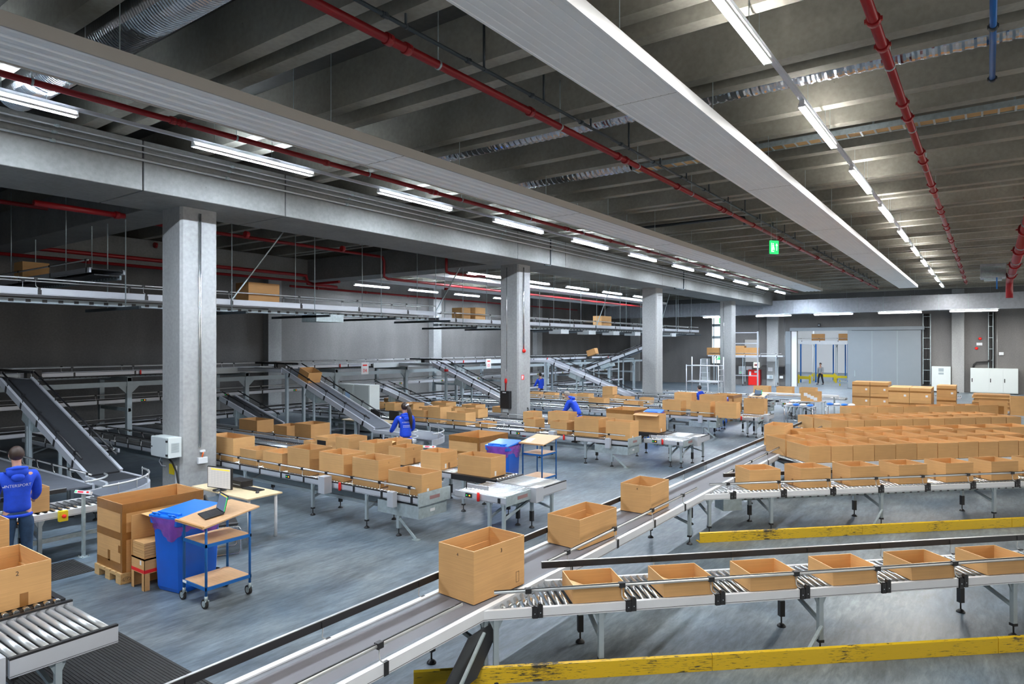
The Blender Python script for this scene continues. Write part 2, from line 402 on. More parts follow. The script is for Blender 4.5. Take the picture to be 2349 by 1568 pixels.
# ------------------------------------------------------------------ lamps
lamp_L = 2.5
def lamp_meshes():
    h = MB().box(-0.035, 0.035, 0, lamp_L, 0.0, 0.06).box(-0.045, 0.045, 0, 0.04, -0.03, 0.0).box(-0.045, 0.045, lamp_L - 0.04, lamp_L, -0.03, 0.0)
    h.box(-0.05, -0.047, 0.0, lamp_L, -0.036, 0.0).box(0.047, 0.05, 0.0, lamp_L, -0.036, 0.0)
    def dif(m): return MB().box(-0.047, 0.047, 0.04, lamp_L - 0.04, -0.034, -0.001).mesh('lamp_diffuser', m)
    w = MB().cyl((0, 0.4, 0.06), (0, 0.4, 1.02), 0.003, 5)
    return h.mesh('lamp_housing', 'white_paint'), dif('lamp_white'), dif('lamp_white_left'), w.mesh('suspension_wire', 'galvanised')
LH, LD, LDL, LW = lamp_meshes()
def lamp(x, y, z, label, group, rz=0):
    t = thing('strip_lamp', label, 'lamp', (x, y, z), rz, group)
    inst('housing', LH, t); inst('diffuser', LDL if x < -9 else LD, t)
    for y2 in (0, lamp_L - 0.8): inst('suspension_wire', LW, t, (0, y2, 0), (0, 0, 0), (1, 1, (SZ - z) / 1.02))
    return t
def trunking(x, y0, y1, z, label, skip=()):
    t = thing('lamp_trunking', label, 'cable trunking', (x, y0, z + 0.062))
    MB().box(-0.032, 0.032, 0, y1 - y0, 0, 0.05).build('rail', 'alu_frame', t)
    me = MB().cyl((0, 0, 0.05), (0, 0, SZ - z - 0.062), 0.004, 5).mesh('suspension_wire', 'galvanised')
    for k in range(int((y1 - y0) / 4.27)): inst('suspension_wire', me, t, (0, 1 + 4.27 * k, 0))
ys = [1.72 + 4.27 * k for k in range(-2, 11)]
for k, y in enumerate(ys):
    lamp(-11.12, y, 6.7, '%s lit strip lamp from the left edge in the row beside the concrete beam' % ORD[k - 2] if k > 1 else 'lit strip lamp of the beam row outside the picture, behind the viewpoint', 'strip lamps beside the beam')
trunking(-11.12, -2, 48.5, 6.7, 'long grey trunking of the lamp row beside the concrete beam')
ys = [5.85 + 4.27 * k for k in range(-3, 10)]
for k, y in enumerate(ys):
    lamp(-2.17, y, 6.7, '%s lit strip lamp from the top edge in the right-hand ceiling row' % ORD[k - 3] if k > 2 else 'lit strip lamp of the right-hand row outside the picture, behind the viewpoint', 'strip lamps of the right-hand row')
trunking(-2.17, -2, 48.5, 6.7, 'long grey trunking of the right-hand lamp row')
for k in ():
    lamp(6.8, 1.72 + 4.27 * k, 6.7, '%s lit strip lamp in the ceiling row beyond the right edge' % ORD[k + 2], 'strip lamps beyond the right edge')
for k in range(5):
    lamp(-18.6, 22.4 + 4.2 * k, 6.4, '%s lit strip lamp of the near row behind the second column' % ORD[k], 'near lamps of the left bay')
for k in range(4):
    lamp(-26.95, 23.2 + 4.0 * k, 6.4, '%s lit strip lamp of the row along the left wall' % ORD[k], 'lamps along the left wall')
for k in range(6):
    lamp(-17.98 + 4.0 * k, 50.3, 5.36, '%s lit strip lamp from the left under the far rectangular duct' % ORD[k], 'lamps under the far duct', R(-90))
for k in range(4):
    for j in range(3):
        lamp(-17 + 5.5 * k, 58 + 8.0 * j, 7.2, 'lit strip lamp in the hall beyond the sliding door', 'lamps of the hall beyond the door')

# ------------------------------------------------------------------ radiant ceiling panels
def panel(x0, x1, y0, y1, z, label, slats):
    t = thing('radiant_panel', label, 'ceiling panel', ((x0 + x1) / 2, y0, z))
    w = (x1 - x0) / 2; b = MB(); L = y1 - y0
    n = 5 if slats else 8
    for i in range(n):
        a = -w + 2 * w * i / n; c = -w + 2 * w * (i + 1) / n; g = 2 * w / n
        if slats: b.prism([(a, 0, 0.03), (a + g * 0.15, 0, 0.0), (c - g * 0.35, 0, 0.0), (c - g * 0.1, 0, 0.028), (c, 0, 0.03), (c, 0, 0.05), (a, 0, 0.05)], (0, L, 0))
        else: b.prism([(a, 0, 0.006), (a + 0.01, 0, 0.0), (c - 0.01, 0, 0.0), (c, 0, 0.006), (c, 0, 0.05), (a, 0, 0.05)], (0, L, 0))
    b.build('panel_sheet', 'panel_white', t)
    MB().box(-w - 0.03, -w, 0, L, -0.005, 0.15).box(w, w + 0.03, 0, L, -0.005, 0.15).build('edge_profile', 'panel_edge' if slats else 'panel_white', t)
    me = MB().cyl((0, 0, 0.1), (0, 0, SZ - z), 0.006, 5).mesh('suspension_chain', 'galvanised'); y = 1.5
    while y < L:
        for x in (-w + 0.05, w - 0.05): inst('suspension_chain', me, t, (x, y, 0))
        y += 3.0
    b = MB(); y = 6.0
    me = MB().box(-w, w, 0, 0.006, -0.002, 0.004).mesh('panel_joint', 'panel_edge')
    while y < L: inst('panel_joint', me, t, (0, y, 0)); y += 6.0
panel(-9.05, -8.03, -4, 42.8, 6.45, 'left white ceiling heating panel with ridged underside', True)
panel(-4.05, -3.2, -4, 43.3, 6.45, 'wide smooth white ceiling heating panel in the middle', False)

# ------------------------------------------------------------------ pipes under the ceiling
def pipe(name, label, cat, pts, r, m, clamps, cm, hang=None, step=2.0, group=None, hr=0.008):
    o = Vector(pts[0]); t = thing(name, label, cat, o, 0, group)
    P = [Vector(p) - o for p in pts]
    MB().tube(P, r, 14).build('pipe', m, t)
    d = (P[1] - P[0]).normalized(); L = (P[1] - P[0]).length
    me = MB().tube([-d * 0.045, d * 0.045], r * 1.35, 14).box(-r * 1.6, r * 1.6, -0.02, 0.02, -0.02, 0.02).mesh('coupling', cm)
    for s in clamps: inst('coupling', me, t, P[0] + d * s)
    if hang:
        s = step * 0.5; me = MB().cyl((0, 0, 0), (0, 0, hang - o.z), hr, 6).tube([-d * 0.015, d * 0.015], r * 1.18, 12).mesh('pipe_hanger', cm if hr > 0.01 else 'galvanised')
        while s < L: inst('pipe_hanger', me, t, P[0] + d * s); s += step
    return t
def steps(a, c, s): 
    out = []; 
    while a < c: out.append(a); a += s
    return out
pipe('sprinkler_pipe', 'red sprinkler pipe nearest to the concrete beam', 'pipe', [(-10.33, -4, 6.75), (-10.33, 47, 6.75)], 0.045, 'red_paint', steps(6.3, 50, 2.95) + steps(9.4, 50, 5.9), 'red_paint', 7.5, 2.95, 'red sprinkler pipes under the ceiling')
pipe('sprinkler_pipe', 'red sprinkler pipe between the two white ceiling panels', 'pipe', [(-5.58, -4, 6.75), (-5.58, 47, 6.75)], 0.052, 'red_paint', steps(6.4, 50, 2.9) + steps(9.6, 50, 5.8), 'red_paint', 7.5, 2.9, 'red sprinkler pipes under the ceiling')
pipe('sprinkler_pipe', 'red sprinkler pipe right of the right-hand lamp row', 'pipe', [(-1.0, -4, 6.75), (-1.0, 46, 6.75)], 0.055, 'red_paint', steps(6.8, 50, 3.0) + steps(12.05, 50, 3.0), 'red_paint', 7.5, 3.0, 'red sprinkler pipes under the ceiling')
pipe('main_pipe', 'thick red sprinkler main at the right edge of the ceiling', 'pipe', [(0.92, 10, 6.62), (0.92, 43, 6.62), (0.92, 43.3, 6.5), (0.92, 43.4, 6.2), (0.92, 43.4, 5.7)], 0.16, 'red_paint', steps(4, 33, 5.2), 'red_paint', 7.5, 5.2, None)
pipe('cable_conduit', 'dark cable conduit running beside the middle red pipe', 'pipe', [(-5.42, -4, 6.9), (-5.42, 25.5, 6.9)], 0.024, 'dark_pipe', steps(6.2, 29, 1.45), 'dark_pipe', 7.5, 1.45, None, 0.017)
pipe('cable_conduit', 'dark cable conduit along the far half of the middle red pipe', 'pipe', [(-5.38, 27, 6.9), (-5.38, 46, 6.9)], 0.03, 'dark_pipe', steps(1, 19, 1.45), 'dark_pipe', 7.5, 1.45, None, 0.017)
pipe('drain_pipe', 'dark drain pipe bending under the ribs behind the exit sign', 'pipe', [(-9.6, 19.35, 6.95), (-5.9, 19.35, 6.95), (-5.72, 19.35, 6.92), (-5.68, 19.35, 6.8), (-5.68, 19.35, 6.7)], 0.045, 'dark_pipe', [], 'dark_pipe')
pipe('water_pipe', 'thin blue pipe at the top right corner of the ceiling', 'pipe', [(0.05, 8.2, 6.95), (0.05, 11.4, 6.95)], 0.035, 'blue_paint', [1.3, 3.15], 'dark_pipe')
pipe('water_pipe', 'thin blue drop pipe beside the thick red main', 'pipe', [(0.35, 39, 7.1), (0.35, 39, 5.9)], 0.03, 'blue_paint', [], 'dark_pipe')
for k, (x, z, r, what) in enumerate(((-12.58, 6.64, 0.024, 'thickest and lowest of the three'), (-12.5, 6.76, 0.014, 'middle one of the three'), (-12.38, 6.84, 0.014, 'topmost of the three'))):
    pipe('steel_conduit', '%s steel conduits along the concrete beam' % what, 'pipe', [(x, -4, z), (x, 47, z)], r, 'alu_rail', steps(2.2, 50, 3.1), 'galvanised', None, 3, 'conduits along the beam')

# spiral ducts and the far rectangular duct
def spiral(label, x0, x1, y, z, r, flat=1.0, pitch=0.09):
    t = thing('spiral_duct', label, 'air duct', (x0, y, z)); L = x1 - x0; n = 20; b = MB(); vs = []; fs = []
    N = int(L / (pitch / 4)); prof = [0.0, 0.0, 0.012, 0.012]
    for i in range(N + 1):
        rr = r + prof[i % 4]
        for k in range(n):
            g = 2 * math.pi * k / n; vs.append((i * pitch / 4, rr * math.cos(g), rr * flat * math.sin(g)))
    for i in range(N):
        for k in range(n): fs.append((i * n + k, i * n + (k + 1) % n, (i + 1) * n + (k + 1) % n, (i + 1) * n + k))
    b._add(vs, fs, 0, False); b.build('duct_shell', 'spiral_zinc', t)
    me = MB().cyl((0, 0, 0), (0, 0, SZ - z), 0.008, 6).mesh('duct_hanger', 'galvanised'); x = 0.8
    while x < L: inst('duct_hanger', me, t, (x, 0, 0)); x += 2.4
    return t
spiral('big shiny round spiral duct at the top left corner', -12.4, -4.0, 3.84, 7.2, 0.27, 1.0, 0.055)
spiral('slim flat spiral duct under the ribs, nearer to the camera', -9.6, 9.0, 10.35, 7.2, 0.16, 0.8, 0.13)
spiral('flat spiral duct under the ribs behind the nearer slim one', -9.4, -6.3, 13.25, 7.2, 0.2, 0.7, 0.13)
t = thing('cable_tray', 'slotted metal cable tray under the ribs beside the far spiral duct', 'cable tray', (-6.25, 13.1, 7.02))
b = MB().box(0, 15, -0.012, 0, 0, 0.1).box(0, 15, 0.3, 0.312, 0, 0.1); x = 0
while x < 15: b.box(x, x + 0.03, 0, 0.3, 0, 0.015); x += 0.22
b.build('tray', 'galvanised', t); MB().box(0, 15, 0.03, 0.28, 0.016, 0.03).build('tray_floor', 'pine', t)
me = MB().bar((0, 0.15, 0.1), (0, 0.15, 0.68), 0.03, 0.03).mesh('tray_hanger', 'galvanised')
for k in range(8): inst('tray_hanger', me, t, (0.6 + 2.0 * k, 0, 0))
t = thing('rectangular_duct', 'long rectangular zinc duct along the far wall', 'air duct', (-26.4, 49.9, 5.46))
b = MB().box(0.6, 34, 0, 1.0, 0, 0.97)
arc = [(0.6 - 0.6 * math.sin(R(a)), 0, 0.37 + 0.6 * math.cos(R(a))) for a in range(0, 91, 15)]
b.prism([(0.6, 0, 0.0)] + arc + [(0.0, 0, 0.0)], (0, 1.0, 0))
b.build('duct_shell', 'duct_zinc', t)
me = MB().box(0, 0.035, -0.02, 1.02, -0.02, 0.99).mesh('flange', 'galvanised'); x = 0.6
while x < 34: inst('flange', me, t, (x, 0, 0)); x += 1.55
b = MB(); x = 1.2
while x < 34: b.box(x, x + 0.02, -0.008, 0, 0.02, 0.95); x += 0.31
b.build('seam', 'duct_zinc', t)
t = thing('air_unit', 'boxy zinc air unit hung under the far end of the ceiling', 'air unit', (0.2, 39.5, 6.35))
MB().box(-0.5, 0.5, -0.6, 0.6, 0.1, 0.75).build('housing', 'duct_zinc', t, 0.01)
MB().box(-0.45, 0.45, -0.62, -0.58, 0.15, 0.35).box(-0.45, 0.45, -0.62, -0.58, 0.45, 0.65).build('louvre', 'galvanised', t)
MB().box(-0.35, 0.35, -0.4, 0.4, 0, 0.1).build('outlet', 'galvanised', t)
MB().cyl((-0.4, 0, 0.7), (-0.4, 0, 1.37), 0.012, 6).cyl((0.4, 0, 0.7), (0.4, 0, 1.37), 0.012, 6).build('hanger', 'galvanised', t)

# exit signs
def exit_sign(label, loc, rz, s=1.0, hang=0.0):
    t = thing('exit_sign', label, 'exit sign', loc, rz)
    MB().box(-0.15 * s, 0.15 * s, -0.02, 0.02, -0.2 * s, 0.2 * s).build('sign_box', 'exit_green', t)
    b = MB()   # running figure, door and arrow
    for sgn in (-1,):
        y = -0.0215
        b.box(-0.11 * s, -0.01 * s, y, y + 0.001, -0.14 * s, -0.12 * s); b.box(-0.11 * s, -0.09 * s, y, y + 0.001, -0.12 * s, 0.13 * s)
        b.box(-0.07 * s, -0.02 * s, y, y + 0.001, -0.02 * s, 0.07 * s); b.box(-0.06 * s, -0.03 * s, y, y + 0.001, 0.085 * s, 0.12 * s)
        b.box(-0.08 * s, -0.055 * s, y, y + 0.001, -0.1 * s, -0.02 * s); b.box(-0.03 * s, 0.0 * s, y, y + 0.001, -0.09 * s, -0.01 * s)
        b.box(0.07 * s, 0.09 * s, y, y + 0.001, -0.1 * s, 0.06 * s); b.prism([(0.04 * s, y, 0.05 * s), (0.12 * s, y, 0.05 * s), (0.08 * s, y, 0.12 * s)], (0, 0.001, 0))
    b.build('pictogram', 'exit_white', t)
    if hang: MB().cyl((-0.1 * s, 0, 0.2 * s), (-0.1 * s, 0, hang), 0.006, 6).cyl((0.1 * s, 0, 0.2 * s), (0.1 * s, 0, hang), 0.006, 6).build('hanger', 'galvanised', t)
    return t
exit_sign('green lit exit sign hanging under the middle of the ceiling', (-5.26, 20.87, 6.2), R(52), 1.0, 0.9)
exit_sign('upper green lit exit sign on the far wall by the glazed slot', (-17.85, FY - 0.04, 5.35), 0, 1.6)
exit_sign('lower green lit exit sign on the far wall above the grey door', (-18.15, FY - 0.04, 2.25), 0, 1.3)
# ------------------------------------------------------------------ conveyors
CACHE = {}
def cached(key, fn):
    if key not in CACHE: CACHE[key] = fn()
    return CACHE[key]
def foot_mesh():
    return MB().cyl((0, 0, 0.01), (0, 0, 0.16), 0.009, 8).lathe([(0.05, 0), (0.048, 0.012), (0.03, 0.03), (0.014, 0.04)], 12).mesh('foot', 'black_plastic')
def add_leg(t, x, y, ztop, front=True, w=0.05, m='steel_grey'):
    b = MB().box(x - w / 2, x + w / 2, y - w / 2, y + w / 2, 0.13, ztop)
    b.prism([(x - 0.07, y - 0.008, ztop), (x + 0.07, y - 0.008, ztop), (x + w / 2, y - 0.008, ztop - 0.1), (x - w / 2, y - 0.008, ztop - 0.1)], (0, 0.016, 0))
    b.box(x - w / 2 - 0.004, x + w / 2 + 0.004, y - w / 2 - 0.004, y + w / 2 + 0.004, 0.12, 0.15 if front else 0.3, 1)
    o = b.build('leg', [m, 'black_plastic'], t)
    inst('foot', cached('foot', foot_mesh), o, (x, y, 0))
    return o
def bracket_mesh(h, style, y):
    # bent rod carrying the guide rail and its black clamp on the side frame
    b = MB(); s = -1 if y == 0 else 1
    b.tube([(0.06, s * 0.012, -0.03), (0.06, s * 0.02, 0.0), (0.01, s * 0.02, 0.03), (0, s * 0.01, 0.05), (0, 0, h - 0.02)], 0.006, 6, 0)
    b.box(0.035, 0.085, s * 0.012 - 0.014, s * 0.012 + 0.014, -0.1, 0.012, 1)
    b.box(-0.03, 0.03, -0.026, 0.022, h - 0.022, h + 0.026, 1)
    return b.mesh('rail_bracket', ['alu_rail', 'black_plastic'])
def wide_clamp_mesh():
    b = MB().box(-0.05, 0.0, -0.016, 0.01, -0.1, 0.0).prism([(0.002, -0.02, -0.095), (0.05, -0.02, -0.095), (0.05, -0.02, 0.02), (0.038, -0.02, 0.045), (0.014, -0.02, 0.045), (0.002, -0.02, 0.02)], (0, 0.04, 0))
    b.box(-0.035, -0.025, -0.019, -0.015, -0.06, -0.05, 1).box(0.02, 0.03, -0.023, -0.019, -0.05, -0.04, 1)
    return b.mesh('frame_clamp', ['black_plastic', 'chrome'])
def conveyor(name, label, loc, rz, L, W, zt=0.70, kind='roller', frame='alu_frame', rails=(), legs=(), step=0.9, group=None, single=False,
             skew=0.0, pitch=0.08, fh=0.10, belt='belt_grey', clamps=True, tilt=0.0, under=True, roller_m='chrome', strut=(), black_top=False, brk=True):
    t = thing(name, label, 'conveyor', (loc[0], loc[1], 0), rz, group)
    Rt = (0, tilt, 0)
    def add(b, nm, mm, bevel=0.0): return b.build(nm, mm, t, bevel, (0, 0, zt), Rt)
    for y, nm in ((0.0, 'side_frame'), (W - 0.04, 'side_frame')):
        x0 = skew * W if y else 0.0
        b = MB(); b.box(x0, L, y, y + 0.04, -fh, -0.004)
        if kind == 'belt': b.box(x0, L, y if y == 0 else y - 0.02, y + (0.06 if y == 0 else 0.04), -0.004, 0.01)
        b.box(x0, L, y - 0.002 if y == 0 else y + 0.04, y if y == 0 else y + 0.042, -fh + 0.012, -fh + 0.016, 1)
        if black_top: b.box(x0, L, y, y + 0.04, -0.004, 0.016, 1)
        add(b, nm, [frame, 'black_plastic'], 0.004)
    if kind == 'roller':
        xs = []; x = 0.06 + (0.06 if skew else 0)
        while x < L - 0.03: xs.append(x); x += pitch
        if single:
            b = MB()
            for x in xs:
                y1 = min(W - 0.045, x / skew - 0.04) if skew else W - 0.045
                b.tube([(x, 0.045, -0.025), (x, max(y1, 0.08), -0.025)], 0.025, 8)
            add(b, 'roller_bed', roller_m)
        else:
            me = cached('roller%.2f%s' % (W, roller_m), lambda: MB().tube([(0, 0, 0), (0, 1, 0)], 0.025, 10).mesh('roller', roller_m))
            for x in xs[:99]:
                y1 = min(W - 0.045, x / skew - 0.04) if skew else W - 0.045
                if y1 - 0.045 > 0.05: inst('roller', me, t, (x, 0.045, zt - 0.025), (0, 0, 0), (1, y1 - 0.045, 1))
        if under: add(MB().box(0.0 + skew * W, L, 0.05, W - 0.05, -fh, -fh + 0.01), 'under_tray', 'belt_black')
    else:
        b = MB().box(0, L, 0.05, W - 0.05, -0.03, -0.004)
        if belt == 'belt_grey': b.box(0, L, 0.05, 0.12, -0.006, -0.0035, 1).box(0, L, W - 0.12, W - 0.05, -0.006, -0.0035, 1)  # darker edge strips: guide rails' shadows painted onto the belt
        add(b, 'belt', [belt, 'belt_slate'])
        if under:
            b = MB().box(0, L, W - 0.12, W - 0.08, -fh - 0.12, -fh - 0.02, 0).box(0, L, 0.1, W - 0.14, -fh - 0.05, -fh - 0.03, 1); x = 0.2
            while x < L: b.box(x, x + 0.04, W - 0.123, W - 0.12, -fh - 0.085, -fh - 0.05, 1); b.box(x, x + 0.04, W - 0.08, W - 0.077, -fh - 0.085, -fh - 0.05, 1); x += 0.16
            add(b, 'cable_channel', ['steel_grey', 'belt_black'])
    for side, style, x0, x1, h in rails:
        y = 0.02 if side == 0 else W - 0.02
        b = MB()
        if style == 'black': b.box(x0, x1, y - 0.018, y + 0.018, h - 0.03, h + 0.035).box(x0, x1, y - 0.012, y + 0.012, h + 0.035, h + 0.04, 1)
        else: b.tube([(x0, y, h), (x1, y, h)], 0.017, 8, 1).box(x0, x1, y - 0.006, y + 0.006, h + 0.012, h + 0.022, 0)
        add(b, 'guide_rail', ['black_plastic', 'alu_rail'])
        if brk:
            me = cached(('brk', round(h, 2), side), lambda: bracket_mesh(h, style, 0 if side == 0 else 1)); x = x0 + 0.35 * step
            while x < x1 - 0.02:
                o = inst('rail_bracket', me, t, (0, 0, zt), Rt)
                o.location = Vector((0, 0, zt)) + Euler(Rt).to_matrix() @ Vector((x, y, 0)); x += step
            if clamps and side == 0:
                me = cached('wclamp', wide_clamp_mesh); x = x0 + 0.35 * step + 0.09
                while x < x1 - 0.1:
                    inst('frame_clamp', me, t, (x, 0, zt - 0.001), Rt); x += step
    for i, x in enumerate(legs):
        z = zt - fh
        add_leg(t, x, 0.03, z, True); add_leg(t, x - 0.02, W - 0.03, z, False)
        MB().bar((x, 0.05, z - 0.26), (x - 0.02, W - 0.05, z - 0.05), 0.035, 0.035).build('cross_brace', 'steel_grey', t)
        if i in strut:
            b = MB().bar((x, 0.0, 0.3), (x - 0.3, -0.12, 0.02), 0.035, 0.02).box(x - 0.36, x - 0.26, -0.17, -0.08, 0, 0.02)
            b.build('floor_strut', 'galvanised', t)
    return t
def small_box(t, name, x0, x1, y0, y1, z0, z1, m, bevel=0.004): return MB().box(x0, x1, y0, y1, z0, z1).build(name, m, t, bevel)
def warning_lamp(t, x, y, z): 
    return MB().lathe([(0.026, -0.07), (0.026, 0.03), (0.022, 0.05), (0.022, 0.075)], 10, 0, (x, y, z)).build('warning_lamp', 'red_plastic', t)
def led_plate(t, x, y, z, w=0.14, h=0.07):
    b = MB().box(x, x + w, y - 0.01, y, z, z + h).box(x + 0.02, x + 0.04, y - 0.012, y - 0.009, z + h * 0.4, z + h * 0.6, 1).box(x + w - 0.06, x + w - 0.03, y - 0.012, y - 0.009, z + h * 0.35, z + h * 0.65, 2)
    return b.build('control_module', ['black_plastic', 'led_green', 'led_amber'], t)

# main belt running away from the camera
MX0, MX1 = -3.91, -4.64
W = MX0 - MX1
BA = R(45.6)                     # heading of the side branches
conveyor('belt_conveyor', 'long grey belt conveyor with white side frames running from the bottom edge into the hall', (MX0, -1.5), R(90), 23.2, W, 0.70, 'belt', 'white_frame',
         rails=[(1, 'black', 0, 23.0, 0.16), (0, 'alu', 0, 6.15, 0.16), (0, 'alu', 7.62, 12.2, 0.16), (0, 'alu', 13.7, 18.3, 0.16), (0, 'alu', 19.8, 23.0, 0.16)], legs=[1.2, 6.5, 11.9, 15.3, 18.4, 21.6], step=1.18, clamps=False)
# two side branches joining the main belt at 45 degrees, then three farther ones under the carton rows
SK = 1.02
A = conveyor('roller_conveyor', 'nearest angled roller conveyor carrying five low trays at lower right', (-3.91, 4.96), BA, 7.6, 0.74, 0.70, 'roller', 'white_frame',
             rails=[(0, 'alu', 0.1, 7.6, 0.16), (1, 'black', 0.72, 7.6, 0.16)], legs=[0.12, 1.17, 3.57, 5.95], step=0.95, group='angled roller branches', skew=SK, strut=(2,))
B = conveyor('roller_conveyor', 'angled roller conveyor with six open cartons above the farther yellow guard', (-3.91, 11.02), BA, 7.2, 0.74, 0.70, 'roller', 'white_frame',
             rails=[(0, 'alu', 0.1, 7.2, 0.16), (1, 'black', 0.72, 7.2, 0.16)], legs=[0.1, 1.25, 3.4, 5.75], step=0.95, group='angled roller branches', skew=SK, strut=(2,))
u = Vector((math.cos(BA), math.sin(BA), 0)); vv = Vector((-math.sin(BA), math.cos(BA), 0))   # along the branch / away from the camera
b = MB().box(0.75, 6.9, 0.42, 0.46, 0.46, 0.55); x = 0.8
while x < 6.8: b.box(x, x + 0.045, 0.417, 0.42, 0.475, 0.51, 1); x += 0.16
b.build('cable_channel', ['steel_grey', 'belt_black'], B)
small_box(B, 'drive_motor', 0.5, 0.85, 0.3, 0.62, 0.32, 0.56, 'galvanised')
small_box(A, 'cable_channel', 0.9, 2.0, 0.64, 0.68, 0.5, 0.56, 'steel_grey')
# dark chute under the mouth of the nearest branch and a galvanised plate on the main belt
t = thing('belt_guard', 'dark sheet guard slanting down under the nearest branch', 'guard', (-3.95, 4.75, 0))
MB().prism([(0.02, 0.0, 0.52), (0.02, 0.55, 0.56), (0.02, 0.1, 0.1), (0.02, -0.5, 0.06)], (0.02, 0, 0)).build('sheet', 'belt_black', t)
MB().bar((0.05, 0.2, 0.5), (0.1, -0.35, 0.03), 0.03, 0.02).box(0.06, 0.14, -0.42, -0.3, 0, 0.02).build('floor_strut', 'galvanised', t)

# yellow guard boards along the floor
def guard(label, P, ang, L, h, joints):
    t = thing('guard_board', label, 'guard', (P[0], P[1], 0), ang)
    b = MB(); xs = [0] + joints + [L]
    for i in range(len(xs) - 1): b.prism([(xs[i] + 0.004, 0, 0), (xs[i] + 0.004, 0.01, 0), (xs[i] + 0.004, 0.01, h - 0.02), (xs[i] + 0.004, 0.03, h), (xs[i] + 0.004, 0.02, h + 0.004), (xs[i] + 0.004, 0, h - 0.01)], (xs[i + 1] - xs[i] - 0.008, 0, 0))
    b.build('board', 'yellow_paint', t)
    for x in xs[1:-1]: MB().box(x - 0.02, x + 0.02, 0.008, 0.014, 0.01, h - 0.02).build('joint_plate', 'yellow_paint', t)
    MB().box(0, 0.03, 0.0, 0.14, 0, 0.012).build('foot_plate', 'yellow_paint', t)
guard('yellow scuffed guard board nearest to the camera at the bottom right', (-4.4, 4.5), R(42.6), 7.5, 0.165, [2.95, 6.1])
guard('yellow scuffed guard board on the floor in front of the second branch', (-3.83, 10.56), R(44.9), 7.6, 0.165, [2.95, 5.9])

# ------------------------------------------------------------------ cartons
def carton_mesh(lx, ly, h, mt='cardboard', closed=False):
    b = MB(); w = 0.008
    if closed: b.box(-lx / 2, lx / 2, -ly / 2, ly / 2, 0, h)
    else:
        # outer shell, inner shell, rim: one skin
        X, Y, x, y = lx / 2, ly / 2, lx / 2 - w, ly / 2 - w
        vs = []
        for (a, c, z) in ((X, Y, 0), (X, Y, h), (x, y, h), (x, y, w)): vs += [(-a, -c, z), (a, -c, z), (a, c, z), (-a, c, z)]
        fs = [(0, 3, 2, 1)]; ms = [0]
        for k in range(4):
            j = (k + 1) % 4
            fs += [(k, j, 4 + j, 4 + k), (4 + k, 4 + j, 8 + j, 8 + k), (8 + k, 8 + j, 12 + j, 12 + k)]; ms += [0, 1, 0]
        fs.append((12, 13, 14, 15)); ms.append(0)
        b.v = vs; b.f = fs; b.m = ms; b.sm = [False] * len(fs)
    return b.mesh('cardboard_box', [mt, 'card_edge'])
NB = [0]
